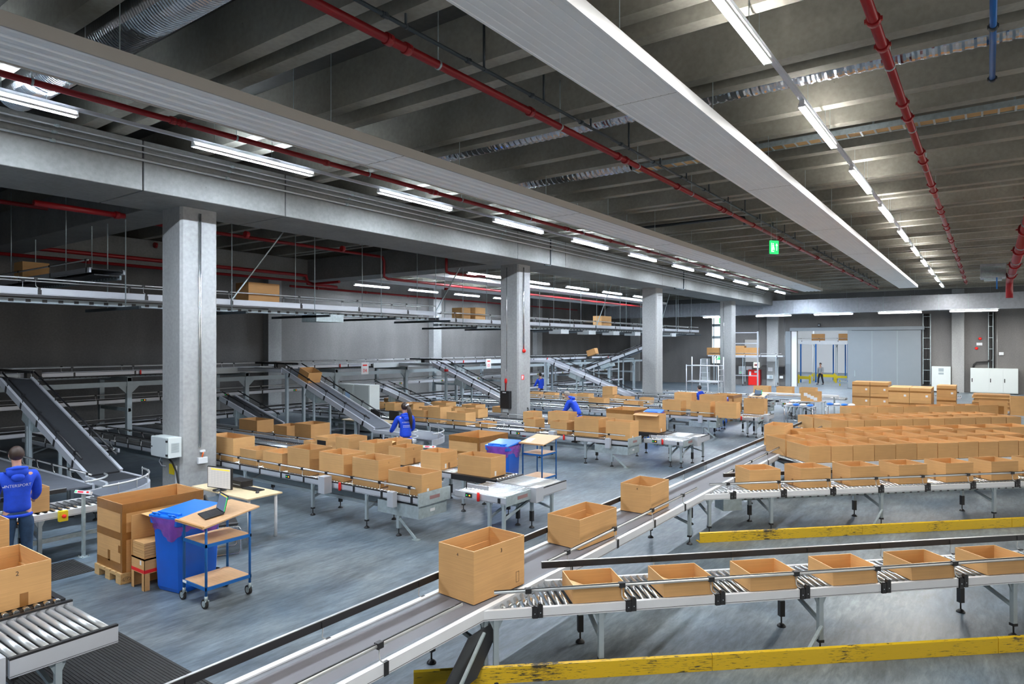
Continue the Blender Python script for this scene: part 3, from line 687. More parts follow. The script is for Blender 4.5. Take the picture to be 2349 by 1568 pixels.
def carton(label, P, ang, l, r, h, z=0.70, group=None, mt='cardboard', closed=False, tape=None, num=None, flap=None, sticker=None, name='cardboard_box', tiltY=0.0):
    """P: the corner nearest the camera; ang: heading of the right-hand edge measured from +Y (clockwise); l, r: left and right side lengths"""
    a = R(ang); d2 = Vector((math.sin(a), math.cos(a), 0)); d1 = Vector((-math.cos(a), math.sin(a), 0))
    c = Vector((P[0], P[1], 0)) + d1 * l / 2 + d2 * r / 2
    # mesh local x runs along -d1 (towards the right-front), local y along d2
    me = cached(('ct', round(l, 2), round(r, 2), round(h, 2), mt, closed), lambda: carton_mesh(round(l, 2), round(r, 2), round(h, 2), mt, closed))
    o = bpy.data.objects.new(name, me); COL.objects.link(o); o.location = (c.x, c.y, z + 0.002); o.rotation_euler = (0, tiltY, -a)
    tag(o, label, 'box', group)
    if tape == 'front':   # short strip at the foot of the left-hand face
        MB().box(-0.025, 0.025, -r / 2 - 0.001, -r / 2, 0.0, min(0.12, h * .4)).build('tape_strip', 'packing_tape', o)
    elif tape == 'right':
        MB().box(l / 2, l / 2 + 0.001, -0.03, 0.03, 0.0, min(0.12, h * .4)).build('tape_strip', 'packing_tape', o)
    elif tape == 'band':
        MB().box(-l / 2 - 0.001, l / 2 + 0.001, -r / 2 - 0.001, r / 2 + 0.001, h * 0.62, h * 0.76).build('tape_band', 'packing_tape', o)
    if sticker == 'right': MB().box(l / 2, l / 2 + 0.002, -0.2 * r - 0.025, -0.2 * r + 0.025, 0.02, 0.11).build('label_sticker', 'paper', o)
    if sticker == 'front': MB().box(0.3 * l - 0.04, 0.3 * l + 0.04, -r / 2 - 0.002, -r / 2, h * 0.28, h * 0.45).build('label_sticker', 'paper', o)
    if num:
        s, f = num
        if f == 'right': lettering('printed_number', s, 0.045, 'ink', o, (l / 2 + 0.0012, -0.02, h * 0.86), (R(90), 0, R(90)))
        else: lettering('printed_number', s, 0.045, 'ink', o, (0.05 * l, -r / 2 - 0.0012, h * 0.86), (R(90), 0, 0))
    if flap == 'walls':   # lower flaps folded flat against the inside walls
        MB().box(-l / 2 + 0.008, -l / 2 + 0.02, -r / 2 + 0.01, r / 2 - 0.01, 0.01, h * 0.72).build('inner_flap', mt, o)
        MB().box(-l / 2 + 0.01, l / 2 - 0.01, r / 2 - 0.02, r / 2 - 0.008, 0.01, h * 0.55).build('inner_flap', mt, o)
    if flap == 'floor':   # loose bottom flaps sticking up
        MB().hexa([(-l * .42, -r * .05, 0.02), (l * .1, -r * .05, 0.02), (l * .1, -r * .4, 0.02), (-l * .42, -r * .4, 0.02)], [(-l * .42, -r * .05, 0.026), (l * .1, -r * .05, 0.026), (l * .1, -r * .4, 0.1), (-l * .42, -r * .4, 0.1)]).build('inner_flap', 'card_edge', o)
        MB().hexa([(-l * .4, r * .03, 0.02), (l * .42, r * .03, 0.02), (l * .42, r * .4, 0.07), (-l * .4, r * .4, 0.03)], [(-l * .4, r * .03, 0.026), (l * .42, r * .03, 0.026), (l * .42, r * .4, 0.12), (-l * .4, r * .4, 0.04)]).build('inner_flap', 'card_edge', o)
    if flap == 'out':
        MB().hexa([(-l / 2, -r / 2, h), (l / 2, -r / 2, h), (l / 2, -r / 2 - 0.16, h - 0.04), (-l / 2, -r / 2 - 0.16, h - 0.04)], [(-l / 2, -r / 2, h + 0.006), (l / 2, -r / 2, h + 0.006), (l / 2, -r / 2 - 0.16, h - 0.034), (-l / 2, -r / 2 - 0.16, h - 0.034)]).build('outer_flap', mt, o)
    NB[0] += 1
    return o
# four on the main belt
carton('large open carton marked 4 and 3, nearest on the main belt', (-4.07, 5.0), 5, 0.5, 0.77, 0.52, 0.705, 'cartons on the main belt', num=('4', 'front'), flap='walls')
carton('open carton second from the front on the main belt', (-4.1, 7.11), 5, 0.5, 0.86, 0.37, 0.705, 'cartons on the main belt', flap='walls')
carton('open carton third from the front on the main belt', (-4.08, 9.2), 0, 0.5, 0.68, 0.42, 0.705, 'cartons on the main belt', num=('4', 'front'))
carton('tall open carton farthest along the main belt', (-4.1, 17.29), 0, 0.5, 0.85, 0.51, 0.705, 'cartons on the main belt')
lettering('printed_number', '3', 0.055, 'ink', [o for o in COL.objects if o.get('label', '').startswith('large open carton marked')][0], (0.2512, 0.02, 0.44), (R(90), 0, R(90)))
bx = [o for o in COL.objects if o.get('label', '').startswith('large open carton marked')][0]
b = MB().box(0.2505, 0.2515, 0.25, 0.253, 0.05, 0.16).box(0.2505, 0.2515, 0.297, 0.3, 0.05, 0.16).box(0.2505, 0.2515, 0.25, 0.3, 0.157, 0.16).box(0.2505, 0.2515, 0.25, 0.3, 0.05, 0.053); b.build('printed_frame', 'ink', bx)
BANG = 44.4
for i in range(6):
    p = Vector((-3.31, 5.61, 0)) + u * (0.945 * i)
    carton('%s low open tray from the left on the nearest angled branch' % ORD[i], p, BANG, 0.43, 0.53, 0.185, 0.70, 'low trays on the nearest branch', flap='floor')
for i in range(7):
    p = Vector((-3.38, 11.8, 0)) + u * (0.982 * i)
    carton('%s open carton from the left on the second angled branch' % ORD[i], p, BANG, 0.51, 0.59, 0.35, 0.70, 'cartons on the second branch', tape='front' if i else None)
# rows of cartons beyond: two deep, wall to wall
def row(P, n, pitch, depth, h, what, grp, z=0.70, jit=0.0):
    for i in range(n):
        p = Vector((P[0], P[1], 0)) + u * (pitch * i)
        carton('%s open carton from the left in the %s' % (ORD[i], what), p, BANG, depth, pitch - 0.022, h + rnd.uniform(-jit, jit), z, grp)
C0 = Vector((-3.11, 15.24, 0))
row(C0, 13, 0.527, 0.84, 0.36, 'front row of the carton wall', 'front row of the carton wall', jit=0.01)
c = C0 + vv * 0.9 + u * 0.0; row(c, 12, 0.53, 0.8, 0.375, 'second row of the carton wall', 'second row of the carton wall', jit=0.012)
c = Vector((-3.74, 17.53, 0)) + vv * 0.0; row(c, 8, 0.86, 0.72, 0.37, 'third row of the carton wall', 'third row of the carton wall')
c = Vector((-3.62, 20.6, 0)); row(c, 12, 0.53, 0.8, 0.38, 'fourth row of the carton wall', 'fourth row of the carton wall', jit=0.01)
c = Vector((-3.62, 20.6, 0)) + vv * 0.86; row(c, 12, 0.53, 0.75, 0.38, 'fifth row of the carton wall', 'fifth row of the carton wall', jit=0.012)
c = Vector((-3.85, 25.5, 0)); row(c, 6, 1.03, 0.6, 0.36, 'farthest row before the sealed stack', 'farthest row of the carton wall')
for k, (P, L, Wd, what) in enumerate(((C0 - u * 0.15 - vv * 0.05, 7.6, 1.85, 'front two rows'), (Vector((-3.74, 17.53, 0)) - u * 0.15 - vv * 0.05, 7.6, 0.85, 'third row'),
                                      (Vector((-3.62, 20.6, 0)) - u * 0.15 - vv * 0.05, 6.6, 1.8, 'fourth and fifth rows'), (Vector((-3.85, 25.5, 0)) - u * 0.15 - vv * 0.05, 7.0, 0.75, 'farthest row'))):
    conveyor('roller_conveyor', 'roller conveyor hidden under the %s of the carton wall' % what, P, BA, L, Wd, 0.70, 'roller', 'white_frame', legs=[0.4, 2.6, 4.8, L - 0.4], group='roller tracks under the carton wall', single=True, under=True, pitch=0.12)
# ------------------------------------------------------------------ packing stations: two lanes per station, running along the hall's width
def lane_pair(dy, which, xa0=-22.0, legs_a=(7.2, 9.3, 11.55, 13.06), dyb=None):
    ya, yb = 7.95 + dy, 9.85 + (dy if dyb is None else dyb)
    near = dy < 4
    if dy > -4:
        t = conveyor('roller_conveyor', 'front roller lane of the %s packing station, carrying open cartons' % which, (xa0, ya), 0, -7.65 - xa0, 0.74, 0.70, 'roller', 'alu_frame',
                     rails=[(0, 'alu', 0.2, -7.75 - xa0, 0.15), (1, 'alu', 0.2, -7.75 - xa0, 0.15)], legs=legs_a, step=0.72 if near else 1.1, single=True, black_top=True, clamps=False, group='front lanes of the packing stations')
        x = -7.65 - xa0
        MB().box(x, x + 0.02, -0.02, 0.78, 0.56, 0.78).box(x + 0.021, x + 0.022, 0.25, 0.5, 0.64, 0.7, 1).build('end_plate', ['galvanised', 'label_faded'], t)
        MB().box(x - 1.0, x - 0.02, 0.02, 0.72, 0.34, 0.555).box(x - 0.021, x - 0.018, 0.3, 0.42, 0.42, 0.47, 1).build('drive_box', ['galvanised', 'paper'], t, 0.006)
        MB().bar((x - 0.44, 0.0, 0.3), (x - 0.06, 0.0, 0.02), 0.02, 0.04).box(x - 0.12, x + 0.0, -0.04, 0.05, 0, 0.015).build('floor_strut', 'galvanised', t)
        o = MB().box(x - 0.52, x - 0.46, 0.0, 0.06, 0.13, 0.34).build('leg', 'steel_grey', t); inst('foot', cached('foot', foot_mesh), o, (x - 0.49, 0.03, 0))
        small_box(t, 'control_box', x - 2.35, x - 2.17, -0.2, -0.03, 0.52, 0.83, 'alu_frame'); small_box(t, 'control_box', x - 0.62, x - 0.48, -0.12, -0.02, 0.5, 0.76, 'alu_frame')
        warning_lamp(t, x - 1.95, -0.03, 0.66); led_plate(t, x - 3.6, -0.001, 0.615)
        b = MB(); xx = x - 5.5
        while xx < x - 0.8: b.box(xx, xx + 0.035, 0.7, 0.74, 0.70, 0.80); xx += 0.9
        b.build('reflector', 'paper', t)
        MB().box(0.5, x - 1.2, 0.5, 0.56, 0.30, 0.44).box(0.5, x - 1.2, 0.2, 0.24, 0.36, 0.42).build('cable_channel', 'steel_grey', t)
        # cross transfer at the right-hand end of the lanes
        c = conveyor('transfer_table', 'short cross transfer of bright rollers at the end of the %s station' % which, (-7.6, ya + 0.86), 0, 1.12, 0.92, 0.70, 'roller', 'alu_frame', legs=[0.75, 1.05], single=True, pitch=0.075, black_top=False, fh=0.12, group='cross transfers')
        MB().box(1.12, 1.14, -0.01, 0.93, 0.56, 0.73).box(1.141, 1.142, 0.3, 0.6, 0.62, 0.68, 1).build('end_plate', ['galvanised', 'label_faded'], c)
        warning_lamp(c, 0.55, -0.03, 0.65); led_plate(c, 0.25, -0.003, 0.61); MB().box(0.95, 1.0, -0.012, 0.0, 0.6, 0.68).build('frame_clamp', 'black_plastic', c)
        MB().box(0.02, 0.5, 0.3, 0.33, 0.70, 0.76).tube([(0.1, 0.2, 0.7), (0.1, 0.2, 0.82), (0.28, 0.22, 0.82)], 0.012, 6, 1).build('sensor_arm', ['alu_frame', 'black_plastic'], c)
        for k in range(6): MB().box(0.1 + 0.16 * k, 0.19 + 0.16 * k, 0.45, 0.8, 0.46, 0.56).build('drive_block', 'galvanised', c)
    t = conveyor('roller_conveyor', 'rear roller lane of the %s packing station, carrying open cartons' % which, (xa0 if dy > -4 else -13.5, yb), 0, (-8.6 - xa0) if dy > -4 else 4.9, 0.74, 0.70, 'roller', 'alu_frame',
                 rails=[(1, 'alu', 0.2, (-8.7 - xa0) if dy > -4 else 4.8, 0.15)], legs=[4.0, 7.5, 10.5, 12.8] if dy > -4 else [1.0, 3.5], step=1.0, single=True, black_top=True, clamps=False, group='rear lanes of the packing stations')
    e = conveyor('belt_conveyor', 'black belt end piece behind the cross transfer of the %s station' % which, (-8.6, yb), 0, 1.1, 0.74, 0.70, 'belt', 'black_plastic', legs=[0.3], belt='belt_black', under=False, group='belt end pieces')
    if near: 
        me = cached('edgewheel', lambda: MB().tube([(-0.035, 0, 0), (0.035, 0, 0)], 0.026, 8).mesh('edge_wheel', 'chrome')); x = 0.06
        while x < 0.7: inst('edge_wheel', me, e, (1.12, x, 0.71)); x += 0.085
    f = conveyor('roller_table', 'grey roller end table at the right end of the %s packing station' % which, (-6.4, yb - 0.06), R(90), 0.82, 1.02, 0.70, 'roller', 'alu_frame', legs=[0.35], single=dy > -4, pitch=0.078, fh=0.15, under=True, black_top=True, group='roller end tables', roller_m='alu_rail')
    small_box(f, 'control_box', -0.28, -0.04, -0.05, 0.1, 0.5, 0.76, 'alu_frame')
lane_pair(0.0, 'nearest full')
lane_pair(7.85, 'second')
lane_pair(14.8, 'third', -21.0)
lane_pair(21.8, 'fourth', -20.0)
lane_pair(-7.85, 'foreground')

# cartons of the nearest station
S = 'cartons on the front lane of the nearest station'
fa = [(-13.3, 1.1, 0.52, 0.5, 'tall open carton half hidden by the first column'), (-12.44, 0.6, 0.5, 0.32, 'low open carton right of the first column'),
      (-11.55, 0.66, 0.5, 0.34, 'low open carton left of the tall lit one on the front lane'), (-10.67, 0.7, 0.55, 0.5, 'tall open carton with a bright right side, fourth from the front of the lane'),
      (-9.67, 0.71, 0.54, 0.5, 'tall open carton third from the end of the front lane'), (-8.74, 0.69, 0.54, 0.49, 'tall open carton second from the end of the front lane'),
      (-7.69, 0.8, 0.5, 0.36, 'long open carton at the very end of the front lane')]
for x, l, r, h, w in fa: carton(w, (x, 8.07), 0, l, r, h, 0.705, S, sticker='right' if x > -9 else None, num=('1', 'right') if x == -8.74 else None)
S = 'cartons on the rear lane of the nearest station'
for x, y, l, r, h, w in [(-11.75, 9.95, 0.45, 0.55, 0.42, 'open carton with a bright right side, leftmost of the rear row'), (-10.9, 9.95, 0.5, 0.53, 0.38, 'open carton second from left in the rear row'),
                         (-9.96, 9.95, 0.5, 0.54, 0.36, 'open carton with a tape strip in the middle of the rear row'), (-8.99, 9.98, 0.55, 0.52, 0.35, 'open carton left of the black belt end piece'),
                         (-7.68, 9.95, 0.83, 0.48, 0.38, 'wide open carton standing on the black belt end piece')]:
    carton(w, (x, y), 0, l, r, h, 0.705, S, tape='right' if -10 < x < -8 else None, sticker='right' if x > -9.5 else None, num=('4', 'right') if x == -9.96 else None)
S = 'cartons behind the rear lane of the nearest station'
# dim cartons on the lane beside the first incline
conveyor('roller_conveyor', 'dim roller lane behind the cartons right of the first column', (-22, 11.0), 0, 8.6, 0.75, 0.70, 'roller', 'alu_frame', legs=[2, 5, 8], single=True, group='dim lanes')
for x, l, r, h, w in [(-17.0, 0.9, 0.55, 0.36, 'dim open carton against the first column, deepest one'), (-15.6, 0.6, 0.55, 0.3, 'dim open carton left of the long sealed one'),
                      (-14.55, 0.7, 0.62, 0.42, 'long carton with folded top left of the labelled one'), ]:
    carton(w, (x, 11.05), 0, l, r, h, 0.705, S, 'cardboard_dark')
carton('small carton with two white labels behind the front lane', (-13.15, 10.0), 0, 0.3, 0.3, 0.22, 0.705, S, sticker='right')
o = carton('open carton with a black label on its left side', (-12.55, 10.0), 0, 0.45, 0.6, 0.36, 0.705, S)
MB().box(-0.16, 0.16, -0.303, -0.3, 0.1, 0.28).build('black_label', 'black_plastic', o)
carton('carton with raised flaps beside the woman in blue', (-11.05, 10.75), 0, 0.5, 0.5, 0.3, 0.72, S, flap='out')

# cartons of the second station
S = 'cartons on the left part of the second station'
for x, y, l, r, h, w in [(-15.14, 15.98, 0.55, 0.5, 0.37, 'shaded carton right of the woman in blue'), (-14.47, 16.05, 0.55, 0.55, 0.5, 'tall shaded carton in the middle of the dim front row'),
                         (-13.34, 15.98, 0.79, 0.51, 0.38, 'wide carton with a lit right side left of the second column'), (-12.45, 15.98, 0.5, 0.46, 0.14, 'low carton in front of the second column')]:
    carton(w, (x, y), 0, l, r, h, 0.705, S)
for i, (x, l, r, h) in enumerate([(-19.6, 0.4, 0.66, 0.25), (-18.4, 0.5, 0.55, 0.3), (-17.4, 0.6, 0.6, 0.34), (-16.4, 0.7, 0.6, 0.25), (-15.35, 0.6, 0.6, 0.28), (-14.3, 0.6, 0.55, 0.3)]):
    carton('%s carton from left in the rear row before the second column' % ORD[i], (x, 17.8), 0, l, r, h, 0.705, S, flap='out' if i == 2 else None)
conveyor('roller_conveyor', 'bright roller lane behind the second station', (-22, 19.6), 0, 10.5, 0.75, 0.70, 'roller', 'alu_frame', legs=[2, 6, 10], single=True, group='dim lanes')
for i, (x, l, r, h) in enumerate([(-20.6, 0.34, 0.66, 0.26), (-17.4, 0.8, 0.6, 0.24), (-15.9, 0.7, 0.6, 0.22), (-14.6, 0.5, 0.5, 0.22)]):
    carton('%s carton from left on the bright lane behind the second station' % ORD[i], (x, 19.65), 0, l, r, h, 0.705, S)
S = 'cartons right of the second column'
for x, y, l, r, h, w in [(-10.72, 16.02, 0.4, 0.49, 0.36, 'carton behind the fire extinguishers, front one'), (-9.67, 16.05, 0.56, 0.5, 0.34, 'low carton left of the two big ones on the second station'),
                         (-8.66, 16.05, 0.77, 0.55, 0.5, 'big carton second from the end of the second station'), (-7.68, 15.98, 0.72, 0.53, 0.48, 'big carton at the end of the second station')]:
    carton(w, (x, y), 0, l, r, h, 0.705, S, sticker='right' if x > -8 else None)
for x, y, l, r, h, w, fl in [(-12.0, 17.8, 0.4, 0.53, 0.34, 'carton behind the fire extinguishers, rear one', None), (-10.65, 17.78, 0.77, 0.52, 0.4, 'wide carton in front of the bending man', None),
                         (-7.68, 17.88, 0.75, 0.5, 0.52, 'tall sealed-looking carton on the belt end of the second station', 'out'), (-9.3, 17.8, 0.6, 0.5, 0.3, 'open carton behind the two big ones of the second station', None)]:
    carton(w, (x, y), 0, l, r, h, 0.705, S, flap=fl, sticker='right' if x == -7.68 else None)
# cartons of the third station
S = 'cartons of the third station'
for x, y, l, r, h, w, z in [(-8.63, 22.84, 0.70, 0.52, 0.51, 'carton left in the front row of the third station', .705), (-7.56, 22.84, 0.71, 0.55, 0.53, 'carton in the middle of the front row of the third station', .705),
                         (-6.75, 22.84, 0.72, 0.49, 0.54, 'carton at the end of the front row of the third station', .705), (-9.3, 24.78, 0.71, 0.52, 0.66, 'upper left carton in the rear row of the third station', .705),
                         (-8.1, 24.78, 0.9, 0.5, 0.62, 'long carton in the rear row of the third station', .705), (-6.6, 24.78, 0.72, 0.5, 0.55, 'tall carton at the end of the rear row of the third station', .705)]:
    x = min(x, -6.5) if y > 24 else min(x, -7.0) - (0.35 if x < -7 else 0)
    carton(w, (x, y), 0, l, r, h, z, S, sticker='right' if x > -6.7 else None)
S = 'small cartons in the depth of the left bay'
conveyor('roller_conveyor', 'far roller lane with small labelled cartons behind the bending man', (-21, 26.2), 0, 10.5, 0.75, 0.70, 'roller', 'alu_frame', legs=[2, 6, 10], rails=[(0, 'alu', 0.2, 10, 0.15)], single=True, group='far lanes', step=1.5, clamps=False)
conveyor('roller_conveyor', 'far roller lane nearer than the one with labelled cartons', (-21, 23.75), 0, 11.0, 0.75, 0.70, 'roller', 'alu_frame', legs=[2, 6, 10], rails=[(0, 'black', 0.2, 10, 0.15)], single=True, group='far lanes', step=1.5, clamps=False)
for i, (x, y, l, r, h, st) in enumerate([(-18.6, 26.3, 0.45, 0.4, 0.28, None), (-17.4, 26.3, 0.6, 0.4, 0.26, 'front'), (-16.5, 26.3, 0.6, 0.4, 0.26, 'front'), (-15.5, 26.3, 0.6, 0.4, 0.26, None), (-14.7, 26.3, 0.6, 0.5, 0.3, None), (-13.4, 26.3, 0.6, 0.5, 0.3, 'front'), (-12.6, 26.3, 0.72, 0.4, 0.26, 'front'), (-11.7, 26.3, 0.5, 0.4, 0.26, 'front'),
                                     ]):
    carton('%s carton from left on the far lane behind the bending man' % ORD[i], (x, y), 0, l, r, h, 0.705, S, sticker=st)
carton('carton standing on another far carton behind the second station', (-13.5, 26.32), 0, 0.5, 0.45, 0.36, 1.01, S)
carton('long carton right of the bending man on the nearer far lane', (-12.6, 23.8), 0, 0.7, 0.5, 0.36, 0.705, S)
carton('wide carton in front of the third column', (-11.1, 23.8), 0, 0.62, 0.5, 0.3, 0.705, S)
S = 'cartons before the sliding door'
conveyor('roller_conveyor', 'far cross conveyor in front of the sliding door', (-16, 34.6), 0, 10.5, 0.75, 0.70, 'roller', 'alu_frame', legs=[2, 5, 9], single=True, group='far lanes')
for i, x in enumerate((-9.0, -7.88, -6.8)):
    carton('%s carton from left on the cross conveyor before the sliding door' % ORD[i], (x, 34.68), 0, 0.75, 0.5, 0.43, 0.705, S)

# ------------------------------------------------------------------ inclines bringing cartons down from the gallery level
def incline(label, xb, zb, xt, zt, y, W, belt, grp='inclined belts', posts=((0.35, 'a'), (0.8, 'b')), frame='alu_frame'):
    L = math.hypot(xb - xt, zt - zb); tilt = math.atan2(zt - zb, xb - xt)
    t = thing('inclined_conveyor', label, 'conveyor', (xt, y, 0), 0, grp); Rt = (0, tilt, 0)
    def add(b, nm, mm): return b.build(nm, mm, t, 0.0, (0, 0, zt), Rt)
    for yy in (0, W - 0.05):
        add(MB().box(-0.1, L, yy, yy + 0.05, -0.12, 0.02).box(-0.1, L, yy - 0.004, yy + 0.054, 0.02, 0.035), 'side_frame', frame)
    add(MB().box(-0.05, L, 0.05, W - 0.05, -0.06, -0.004).box(0.1, L - 0.1, 0.06, W - 0.06, -0.16, -0.15), 'belt', belt)
    for yy in (0.02, W - 0.02):
        b = MB().tube([(0, yy, 0.2), (L - 0.3, yy, 0.2)], 0.02, 8); x = 0.4
        while x < L - 0.3: b.cyl((x, yy, 0), (x, yy, 0.2), 0.008, 6); b.box(x - 0.03, x + 0.03, yy - 0.03, yy + 0.03, 0.17, 0.23); b.box(x - 0.03, x + 0.03, yy - 0.035 if yy < 0.1 else yy, yy if yy < 0.1 else yy + 0.035, -0.11, 0.03); x += 0.95
        add(b, 'guide_rail', 'black_plastic')
    add(MB().box(L * 0.28, L * 0.42, 0.05, W - 0.05, -0.38, -0.14), 'drive_box', 'galvanised')
    for f, _ in posts:
        x = (xb - xt) * f; z = zt - (zt - zb) * f - 0.12
        for yy in (0.02, W - 0.07):
            MB().box(x, x + 0.06, yy, yy + 0.06, 0, z).box(x - 0.04, x + 0.1, yy - 0.03, yy + 0.09, 0, 0.015).build('support_post', 'steel_grey', t)
    return t
def curve(label, cx, cy, r0, r1, a0, a1, zt, belt, grp='curved belts'):
    t = thing('curved_conveyor', label, 'conveyor', (cx, cy, 0), 0, grp); n = 14
    def arc(rr): return [(rr * math.cos(R(a0 + (a1 - a0) * i / n)), rr * math.sin(R(a0 + (a1 - a0) * i / n))) for i in range(n + 1)]
    def band(nm, ra, rb, z0, z1, m):
        A_, B_ = arc(ra), arc(rb); b = MB()
        for i in range(n):
            b.hexa([(*A_[i], z0), (*A_[i + 1], z0), (*B_[i + 1], z0), (*B_[i], z0)], [(*A_[i], z1), (*A_[i + 1], z1), (*B_[i + 1], z1), (*B_[i], z1)])
        return b.build(nm, m, t)
    band('belt', r0 + 0.04, r1 - 0.04, zt - 0.05, zt - 0.002, belt); band('side_frame', r0, r0 + 0.04, zt - 0.14, zt + 0.01, 'alu_frame'); band('side_frame', r1 - 0.04, r1, zt - 0.14, zt + 0.01, 'alu_frame')
    b = MB().tube([(x, y, zt + 0.16) for x, y in arc(r1 - 0.02)], 0.018, 8)
    b.build('guide_rail', 'alu_rail', t); b = MB()
    for i in range(0, n + 1, 3): x, y = arc(r1 - 0.02)[i]; b.cyl((x, y, zt), (x, y, zt + 0.19), 0.008, 6)
    b.build('rail_post', 'alu_rail', t)
    b = MB().tube([(x, y, zt + 0.16) for x, y in arc(r0 + 0.02)], 0.018, 8); b.build('guide_rail', 'alu_rail', t)
    for i in (2, n - 2):
        x, y = arc((r0 + r1) / 2)[i]; o = MB().box(x - 0.03, x + 0.03, y - 0.03, y + 0.03, 0, zt - 0.06).build('support_post', 'steel_grey', t)
    return t
G = -21.7   # front face of the gallery conveyor line
incline('dark inclined belt behind the man in the blue hoodie', -13.8, 0.78, -18.3, 2.42, 5.37, 0.66, 'belt_black')
curve('dark curved belt at the foot of the first incline', -13.0, 4.85, 0.5, 1.2, 90, 0, 0.75, 'belt_slate')
incline('slate inclined belt ending beside the woman in blue', -14.6, 0.78, -19.0, 2.42, 13.3, 0.72, 'belt_slate')
curve('curved belt with a chrome rail right of the woman in blue', -12.95, 12.75, 0.45, 1.2, 90, 0, 0.75, 'belt_slate')
incline('slate inclined belt left of the second column', -15.1, 0.78, -19.5, 2.42, 21.2, 0.72, 'belt_slate')
incline('long slate inclined belt between second and third column', -13.9, 0.78, -18.6, 2.42, 29.0, 0.72, 'belt_slate')
incline('short inclined belt behind the labelled white cabinets', -17.6, 0.78, -20.3, 1.55, 18.6, 0.66, 'belt_slate', posts=((0.3, 'a'),))
incline('short black inclined belt right behind the first column', -17.9, 0.78, -20.5, 1.5, 12.0, 0.6, 'belt_black', posts=((0.3, 'a'),))
conveyor('belt_conveyor', 'level belt between the first incline and its curve', (-13.82, 5.36), 0, 0.84, 0.7, 0.75, 'belt', 'alu_frame', legs=[0.4], belt='belt_black', under=False, group='level belt pieces')
conveyor('belt_conveyor', 'level belt between the second incline and its curve', (-14.62, 13.28), 0, 1.7, 0.72, 0.75, 'belt', 'alu_frame', legs=[0.8], belt='belt_slate', under=False, group='level belt pieces')
t = conveyor('belt_conveyor', 'dark wide belt beside the first incline with a long grey rail', (-21, 4.3), 0, 7.9, 0.95, 0.72, 'belt', 'alu_frame', rails=[(1, 'alu', 0.2, 7.8, 0.17)], legs=[1, 4, 7], belt='belt_slate', under=False, step=0.8)
t = conveyor('roller_conveyor', 'roller conveyor with an emergency stop in front of the man in blue', (-11.3, -1.6), R(90), 6.4, 0.74, 0.75, 'roller', 'white_frame', rails=[(1, 'black', 3.4, 6.0, 0.16)], legs=[3.6, 5.4], pitch=0.1, single=True, step=0.8)
MB().box(5.62, 5.74, -0.07, -0.002, 0.60, 0.76).build('stop_box', 'safety_yellow', t, 0.008)
MB().lathe([(0.028, 0), (0.03, 0.02), (0.02, 0.035)], 12).build('stop_button', 'red_plastic', t, 0, (5.68, -0.07, 0.68), (R(90), 0, 0))
led_plate(t, 5.05, -0.002, 0.655, 0.13, 0.06)
MB().box(4.4, 6.2, 0.05, 0.1, 0.3, 0.36).build('cable_channel', 'galvanised', t)
conveyor('roller_conveyor', 'roller conveyor hidden in front of the woman in blue', (-12.3, 11.4), R(90), 1.3, 0.7, 0.75, 'roller', 'white_frame', legs=[0.6], single=True, under=True)
# carton riding down an incline
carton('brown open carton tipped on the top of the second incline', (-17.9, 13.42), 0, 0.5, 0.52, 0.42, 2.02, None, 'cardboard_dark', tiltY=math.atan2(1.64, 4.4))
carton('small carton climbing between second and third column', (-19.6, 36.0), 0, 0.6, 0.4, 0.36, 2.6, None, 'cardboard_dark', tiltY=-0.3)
t = incline('rising belt behind the third column', -15.9, 3.3, -20.7, 1.6, 35.9, 0.7, 'belt_slate', posts=((0.2, 'a'), (0.55, 'b'), (0.9, 'c')))

# gallery-level sorter along the left, on a steel frame
t = conveyor('sorter_conveyor', 'upper sorter line on the steel gallery along the left wall', (G, 0.5), R(90), 44, 0.8, 2.42, 'belt', 'alu_frame', rails=[(0, 'alu', 0.2, 43.8, 0.16), (1, 'alu', 0.2, 43.8, 0.16)], belt='belt_black', step=1.7, clamps=False, under=True)
for k in range(10): MB().box(2.3 + 4.2 * k, 2.38 + 4.2 * k, -0.012, 0, 2.31, 2.42).build('frame_clamp', 'black_plastic', t)
for k in range(5): warning_lamp(t, 9.5 + 7.9 * k, -0.03, 2.38)
for k in range(5): small_box(t, 'drive_motor', 6.4 + 7.9 * k, 6.75 + 7.9 * k, -0.25, -0.02, 2.3, 2.55, 'black_plastic')
for k in range(4): small_box(t, 'sheet_cover', 3.4 + 7.9 * k, 6.3 + 7.9 * k, -0.06, -0.015, 2.24, 2.44, 'cabinet_grey')
t = conveyor('sorter_conveyor', 'middle sorter line with amber displays below the gallery', (G - 0.6, 0.5), R(90), 44, 0.8, 1.5, 'belt', 'alu_frame', rails=[(0, 'alu', 0.2, 43.8, 0.18)], belt='belt_black', step=1.9, clamps=False, under=False)
for k in range(14): led_plate(t, 4.0 + 2.9 * k, -0.002, 1.405, 0.16, 0.08)
for k in range(7): MB().box(5.3 + 5.8 * k, 5.36 + 5.8 * k, -0.012, 0, 1.4, 1.49).build('frame_clamp', 'black_plastic', t)
conveyor('sorter_conveyor', 'lowest sorter line near the floor under the gallery', (G - 0.2, 0.5), R(90), 44, 0.8, 0.75, 'belt', 'alu_frame', rails=[(0, 'black', 0.2, 43.8, 0.18)], belt='belt_black', step=2.3, clamps=False, under=False, legs=[4, 12, 20, 28, 36])
